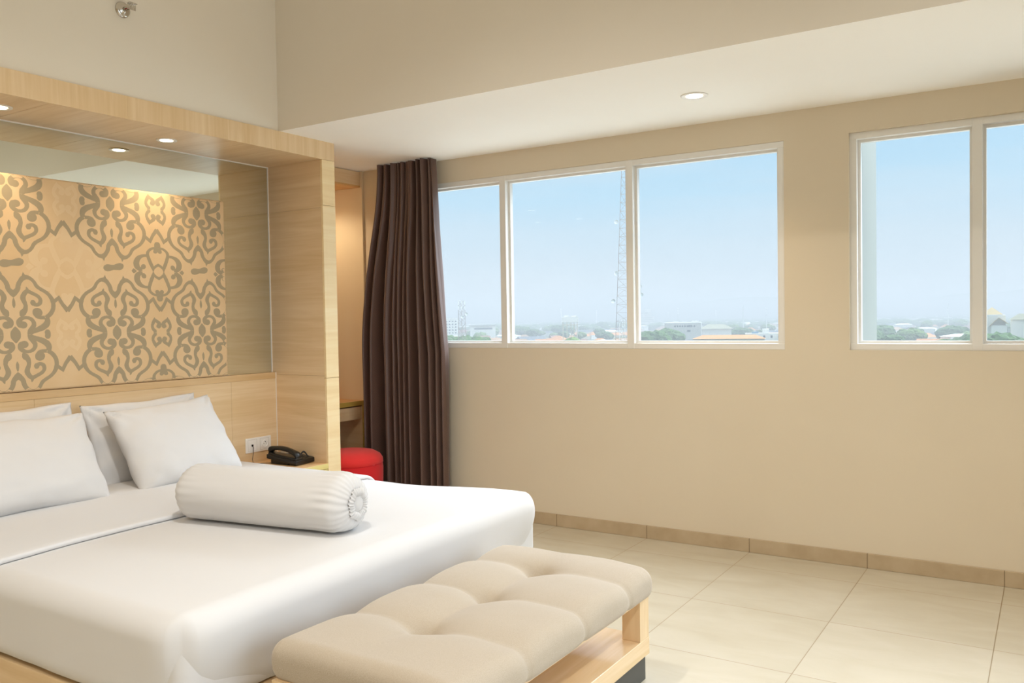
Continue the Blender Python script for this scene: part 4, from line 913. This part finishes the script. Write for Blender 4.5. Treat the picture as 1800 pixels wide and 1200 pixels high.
protos = [('orange', house_proto(14, 11, 5, 3.4, C_WHITE, C_ORANGE, 'hip')), ('orange', house_proto(20, 10, 4.5, 3, C_CREAM, C_ORANGE, 'gable')),
          ('brown', house_proto(18, 14, 5, 4, C_WHITE, C_BROWN, 'hip')), ('brown', house_proto(12, 10, 6, 3, C_CREAM, C_BROWN, 'gable')),
          ('tan', house_proto(22, 13, 5, 3.5, C_WHITE, C_TAN, 'hip')), ('slate', house_proto(26, 12, 5, 3, C_WHITE, C_SLATE, 'gable')),
          ('white', house_proto(20, 12, 8, 1.5, C_WHITE, C_WHITE, 'hip'))]
used = set()
def pane(px):
    return 'narrow left pane' if px < 885 else 'middle pane' if px < 1108 else 'third pane' if px < 1400 else 'right hand window'
def place(root, p, s, rz, label, cat, group):
    o = root if root.name not in used else copy_tree(root)
    used.add(root.name); o.location = p; o.scale = (s, s, s); o.rotation_euler = (0, 0, rz)
    tag(o, label, cat, group); return o
random.seed(21)
n_h = 0
spots = []
for row, (d0, d1, cnt) in enumerate(((430, 560, 34), (560, 700, 58), (700, 900, 70), (900, 1150, 76), (1150, 1500, 70))):
    for i in range(cnt):
        f = (i+random.uniform(0.15, 0.85))/cnt
        px = 750+f*(1390-750) if f < 0.999 else 1390
        px = 745+f*1110
        if 1392 < px < 1488: px = 1392-(px-1392)*3 if random.random() < .5 else 1488+(px-1392)*3
        if px > 1860: continue
        spots.append((px, random.uniform(d0, d1)))
placed = []
def free(p, r):
    if any((p.x-q[0])**2+(p.y-q[1])**2 < (r+q[2])**2 for q in placed): return False
    placed.append((p.x, p.y, r)); return True
for px_, d_, r_ in ((791, 808, 15), (849, 810, 18), (1002, 604, 10), (1136, 1515, 32), (1201, 627, 18), (1259, 707, 17), (1282, 405, 18), (1342, 485, 13), (1745, 436, 14), (1103, 300, 6), (812, 420, 5)):
    placed.append((*cpos(px_, d_)[:2], r_))
for px, d_ in spots:
    if not free(cpos(px, d_), 7): continue
    nm, pr_ = random.choice(protos if random.random() < 0.9 else protos[:4])
    g_ = f'{nm} roofed houses in the city beyond the {pane(px)}'
    place(pr_, cpos(px, d_), random.uniform(0.55, 0.95), YAW+random.uniform(-0.7, 0.7),
          f'small hazy house with {nm} roof in the city beyond the {pane(px)}', 'house', g_)
# trees
def tree_proto(seed, R, H, mat):
    r = bpy.data.objects.new('tree', None); COL.objects.link(r); random.seed(seed); b = bmesh.new()
    for k in range(9):
        a = random.uniform(0, 2*PI); q = random.uniform(0, R*0.62); c_ = Vector((q*math.cos(a), q*math.sin(a), H*random.uniform(0.5, 0.8)))
        rr = R*random.uniform(0.38, 0.6); t = bmesh.new(); bmesh.ops.create_icosphere(t, subdivisions=3, radius=rr)
        for v in t.verts: v.co = v.co*(1+0.28*fbm(v.co*(2.2/rr)+c_, 3))*1.0; v.co.z *= 0.72; v.co += c_
        merge(b, t)
    o = lpart('foliage', b, mat, r); 
    lpart('trunk', tube([(0, 0, 0), (0.2, 0, H*0.3), (0, 0.2, H*0.6)], [0.5, 0.4, 0.25], 6), TRUNK, r); return r
tps = [tree_proto(1, 7, 10, LEAF), tree_proto(2, 6, 9, LEAF2), tree_proto(3, 9, 11, LEAF), tree_proto(4, 8, 9, LEAF2)]
random.seed(5)
ts = []
for px0, px1, d0, d1, n in ((755, 880, 380, 470, 9), (890, 960, 400, 480, 5), (1010, 1100, 400, 480, 8), (1125, 1180, 420, 520, 4), (1340, 1372, 400, 450, 4),
                            (1500, 1725, 380, 620, 24), (1725, 1860, 330, 420, 14), (750, 1385, 520, 1000, 56), (750, 1385, 1000, 1700, 50), (1490, 1860, 620, 1500, 34)):
    for i in range(n): ts.append((px0+(px1-px0)*(i+random.random())/n, random.uniform(d0, d1)))
for px, d_ in ts:
    if not free(cpos(px, d_), 6): continue
    near = 'near' if d_ < 520 else 'far'
    place(random.choice(tps), cpos(px, d_), random.uniform(0.8, 1.25), random.uniform(0, 6),
          f'{"leafy green" if near == "near" else "small hazy"} tree among the roofs beyond the {pane(px)}', 'tree', f'{near} trees beyond the {pane(px)}')
# landmarks, built facing the hotel
def lm(name, label, cat, px, dist, rz=0.0):
    r = thing(name, label, cat, cpos(px, dist)); r.rotation_euler = (0, 0, YAW-math.atan((px-900)/FPX)+rz); return r
def elev(py, dist, px=1100):   # height above the ground seen at picture row py
    hz = 600-FPX*math.tan(0.0272)-0.0162*(px-900)
    return CAM.z-GZ+(hz-py)/FPX*dist
L = lm('block_building', 'white block building behind the small lattice mast in the narrow left pane', 'building', 791, 800)
lpart('wall', B(-11, 0, 0, 8, 16, elev(559, 800, 791)), C_WHITE, L)
for k in range(5): wins(L, -10, 7, 0, elev(566+k*5, 800, 791), 6, 1.4, 1.2)
L = lm('warehouse', 'long low white warehouse roof behind the brown roofs in the narrow left pane', 'building', 849, 800)
lpart('wall', B(-12, 0, 0, 12, 20, elev(573, 800, 849)), C_WHITE, L)
lpart('roof', B(-13, -1, elev(573, 800, 849), 12, 20, elev(570, 800, 849)), C_GREY, L)
lpart('window_band', B(-8, -0.1, elev(579, 800, 849), 9, 0, elev(576, 800, 849)), C_WIN, L)
L = lm('water_tower', 'white elevated water tank on tall legs in the middle pane', 'water tower', 1002.5, 600)
w2 = 5.8; zt, zb_ = elev(556.5, 600, 1002), elev(566, 600, 1002)
lpart('tank', B(-w2, 0, zb_, w2, 9, zt), C_WHITE, L)
lpart('slab', B(-w2+0.3, 0, zb_-2.2, w2-0.3, 9, zb_-1.7), C_CREAM, L)
for x in (-5.0, -2.2, 0.6, 2.8, 5.0):
    lpart('leg', B(x-0.3, 1, 0, x+0.3, 1.6, zb_), C_CREAM, L)
b = B(-4, 2, zt, -1, 5, zt+0.9); B(1, 2, zt, 4.6, 5, zt+0.6, bm=b); lpart('roof_hatch', b, C_WHITE, L)
L = lm('stepped_building', 'white stepped high building just right of the big mast', 'building', 1136, 1500)
for x0, x1, t_, z_ in ((-24, 14, 'wall', 556), (-22, 10, 'wall', 548), (-3, 9, 'wall', 543)):
    lpart(t_, B(x0, 0 if z_ > 550 else 4, 0, x1, 30, elev(z_, 1500, 1136)), C_WHITE, L)
b = bmesh.new()
for k in range(3): B(-23, -0.2, elev(557.5+k*3, 1500, 1136)-1.5, 13, 0.1, elev(557.5+k*3, 1500, 1136)-0.2, bm=b)
B(-20, 3.8, elev(551, 1500, 1136), 4, 4.1, elev(549, 1500, 1136), bm=b); lpart('window_band', b, C_GREY, L)
L = lm('grey_building', 'pale grey blocky building with a row of small windows in the third pane', 'building', 1201, 620)
z_ = elev(566, 620, 1201); x_ = 13.0
lpart('wall', B(-x_, 0, 0, x_, 14, z_, 0.6), C_GREY, L)
wins(L, -6.5, 4, 0, z_-3.4, 6, 1.1, 1.2); wins(L, 3, 6, 0, z_-3.4, 1, 1.6, 1.4); wins(L, 5, 9, 0, z_-3.4, 2, 1, 1.2); wins(L, 2, 6, 0, z_-7.0, 1, 2.4, 1.4)
b = B(-x_+6, 2, z_, -x_+10, 6, z_+0.6); B(6, 2, z_, 11, 5, z_+0.9, bm=b); lpart('roof_plant', b, C_WHITE, L)
L = lm('hall', 'long hall with olive grey hipped roof behind the grey building', 'building', 1259, 700)
lpart('wall', B(-12, 0, 0, 12, 14, elev(577, 700, 1259)), C_WHITE, L)
b = bmesh.new(); hip(b, -13, -1, 13, 14, elev(577, 700, 1259), 3.6); lpart('roof', b, C_GREEN, L)
L = lm('long_house', 'long low building with bright orange tiled roof at the window sill', 'building', 1282, 400)
z_ = elev(594, 400, 1282)
lpart('wall', B(-16, 0, 0, 15.5, 9, z_), C_CREAM, L)
b = bmesh.new(); hip(b, -16, 0, 15.5, 9, z_, 1.7); lpart('roof', b, C_ORANGE, L)
wins(L, -15, 15, 0, z_-2.4, 12, 0.7, 1.2)
L = lm('white_house', 'white flat roofed house with blue roof tanks at the right edge of the third pane', 'building', 1342, 480)
lpart('wall', B(-9.5, 0, 0, 10.5, 10, elev(584, 480, 1342)), C_WHITE, L); lpart('wall', B(-0.5, 2, 0, 3, 8, elev(577, 480, 1342)), C_WHITE, L)
lpart('roof_tank', B(-6, 1, elev(584, 480, 1342), -2.5, 3, elev(581.5, 480, 1342)), cm('tank_blue', '#5a7f99'), L)
wins(L, -9, 10, 0, elev(592, 480, 1342), 5, 1.0, 1.3)
L = lm('villa', 'white villa with cream pyramid roof seen through the right window', 'building', 1745, 430)
e_ = lambda y: elev(y, 430, 1745)
lpart('wall', B(-5.2, 0, 0, 5, 10, e_(553)), C_WHITE, L)
b = bmesh.new(); hip(b, -4.2, 0.5, 3.8, 9, e_(552), 3.4, 0.4); lpart('roof', b, cm('roof_cream', '#b39a6c'), L)
wins(L, -4.6, -2.4, 0, e_(572), 1, 1.1, 2.4); wins(L, -4.3, -2.6, 0, e_(557.5), 1, 0.5, 0.6)
lpart('annex_wall', B(-0.5, -3, 0, 5.5, 1, e_(568)), C_WHITE, L)
b = bmesh.new(); v_ = [b.verts.new(p) for p in ((-1.2, -3.6, e_(569)), (6.2, -3.6, e_(566)), (2.4, -3.6, e_(556)), (-1.2, 2, e_(569)), (6.2, 2, e_(566)), (2.4, 2, e_(556)))]
for f in ((0,2,5,3), (1,4,5,2)): b.faces.new([v_[i] for i in f])
o_x = lpart('annex_roof', b, cm('roof_cream_b', '#b39a6c'), L); md = o_x.modifiers.new('solid', 'SOLIDIFY'); md.thickness = 0.3
lpart('far_wing', B(7, 2, 0, 16, 9, e_(560)), C_WHITE, L); b = bmesh.new(); hip(b, 7, 2, 20, 9, e_(560), 2.6); lpart('far_roof', b, C_GREEN, L)

# lattice masts
def mast(label, px, dist, ytop, wpx_top, wpx_bot, nseg, mat, dishes=(), head=None):
    L = lm('lattice_mast', label, 'mast', px, dist); H = elev(ytop, dist, px); s = dist/FPX
    hw = lambda z: (wpx_bot+(wpx_top-wpx_bot)*(z/H))*s/2
    legs = [(-1, 0), (1, 0), (0, 1.7)]
    pt = lambda k, z: (legs[k][0]*hw(z), legs[k][1]*hw(z), z)
    r = max(0.05, s*0.42)
    for k in range(3): lpart('leg', tube([pt(k, 0), pt(k, H/2), pt(k, H)], r, 5), mat, L)
    b = bmesh.new()
    for i in range(nseg):
        z0, z1 = H*i/nseg, H*(i+1)/nseg
        for k in range(3):
            m_ = (k+1) % 3
            tube([pt(k, z1), pt(m_, z1)], r*0.6, 4, b); tube([pt(k, z0), pt(m_, z1)] if i % 2 else [pt(m_, z0), pt(k, z1)], r*0.6, 4, b)
    lpart('lattice', b, mat, L)
    for x, py in dishes:
        z = elev(py, dist, px); t = lathe([(0, 0), (0.55, 0.1), (0.75, 0.35)], 14, 'Y')
        bmesh.ops.scale(t, verts=t.verts, vec=(1, -1, 1)); bmesh.ops.translate(t, verts=t.verts, vec=(x*s, -0.3, z))
        tube([(x*s, 0, z), (math.copysign(hw(z), x), 0, z)], 0.06, 4, t); lpart('dish_antenna', t, C_STEELW, L)
    if head:
        b = bmesh.new(); z0, z1 = elev(head[1], dist, px), elev(head[0], dist, px)
        for x in (-1, 0, 1):
            for k in (0, 1): B((x*head[2]-0.8)*s, -0.4, z0+(z1-z0)*(0.5*k+0.05), (x*head[2]+0.8)*s, 0.1, z0+(z1-z0)*(0.5*k+0.42), bm=b)
        for zz in (z0, (z0+z1)/2, z1): B(-head[2]*s-0.2, -0.1, zz-0.08, head[2]*s+0.2, 0.1, zz+0.08, bm=b)
        lpart('antenna_panels', b, C_STEELW, L)
    return L
mast('tall guyed lattice radio mast rising beside the second window mullion', 1103.5, 300, 285, 12, 48, 26, C_STEEL, [(-17, 392), (-18, 481), (-24, 529), (22, 505), (24, 519), (15, 377)])
mast('short red and white lattice mast with crowded antenna head in the narrow left pane', 812.5, 420, 528, 11, 15, 14, C_STEEL, [(8, 552), (1, 557)], head=(528, 545, 5.5))
mast('second thin pale mast beside the big lattice mast near the sill', 1094, 420, 560, 9, 12, 7, C_STEELW)
for px, yt, d_, lb in ((1192.5, 541, 900, 'thin dark pole mast above the grey building'), (1307, 538, 800, 'slim white tipped mast standing over the long orange roof'),
                       (1348, 541, 800, 'slim pale antenna mast near the right frame of the third pane'), (1175, 548, 1200, 'faint thin mast left of the dark pole mast'),
                       (1259, 545, 1300, 'very faint mast between the grey building and the slim white tipped mast'), (987, 542, 1200, 'faint mast left of the water tank'),
                       (1049, 545, 1500, 'faint mast between the water tank and the big mast'), (1667, 535, 900, 'faint mast beyond the right hand window')):
    L = lm('pole_mast', lb, 'mast', px, d_); H = elev(yt, d_, px); s = d_/FPX
    lpart('pole', tube([(0, 0, 0), (0, 0, H)], [0.35*s+0.1, 0.22*s+0.05], 6), C_GREY if 'dark' in lb else C_STEELW, L)
    b = bmesh.new()
    for k in range(3): B(-1.0*s, -0.2, H-(2+k*4)*s, 1.0*s, 0.2, H-(0.6+k*4)*s, bm=b)
    lpart('antenna_panels', b, C_STEELW, L)
# countless far roofs and trees
random.seed(11); b = bmesh.new()
for k in range(3600):
    px = random.uniform(700, 1900) if k < 2600 else random.choice((random.uniform(-400, 700), random.uniform(1900, 3000)))
    d_ = (1400 if k < 2600 else 450)+3600*random.random()**1.3; p = cpos(px, d_); a = random.uniform(0, PI)
    w_, dd, h = random.uniform(8, 30), random.uniform(8, 16), random.uniform(4, 9)
    t = B(-w_/2, -dd/2, 0, w_/2, dd/2, h); 
    for f in t.faces: f.material_index = random.choice((0, 0, 0, 1)) if f.normal.z < 0.5 else 0
    mi = random.choice((0, 0, 1, 2, 3))
    t.normal_update()
    for f in t.faces: f.material_index = mi if f.normal.z > 0.5 else 0
    bmesh.ops.rotate(t, verts=t.verts, matrix=Matrix.Rotation(a, 3, 'Z')); bmesh.ops.translate(t, verts=t.verts, vec=p)
    merge(b, t)
tag(obj('distant_city', b, [C_WHITE, C_ORANGE, C_BROWN, C_GREY], smooth='keep'), 'countless tiny hazy roofs stretching to the horizon', 'buildings', None, 'stuff')
b = bmesh.new(); ico = bmesh.new(); bmesh.ops.create_icosphere(ico, subdivisions=1, radius=1)
for k in range(3300):
    px = random.uniform(700, 1900) if k < 2400 else random.choice((random.uniform(-400, 700), random.uniform(1900, 3000)))
    d_ = (1300 if k < 2400 else 420)+3400*random.random()**1.2; p = cpos(px, d_)
    sx_, sz2 = random.uniform(6, 22), random.uniform(5, 9); t = ico.copy()
    for v in t.verts: v.co = Vector((v.co.x*sx_, v.co.y*sx_*0.6, v.co.z*sz2+sz2*0.4))+p
    merge(b, t)
tag(obj('distant_trees', b, LEAF, smooth='keep'), 'countless tiny hazy treetops between the far roofs', 'trees', None, 'stuff')
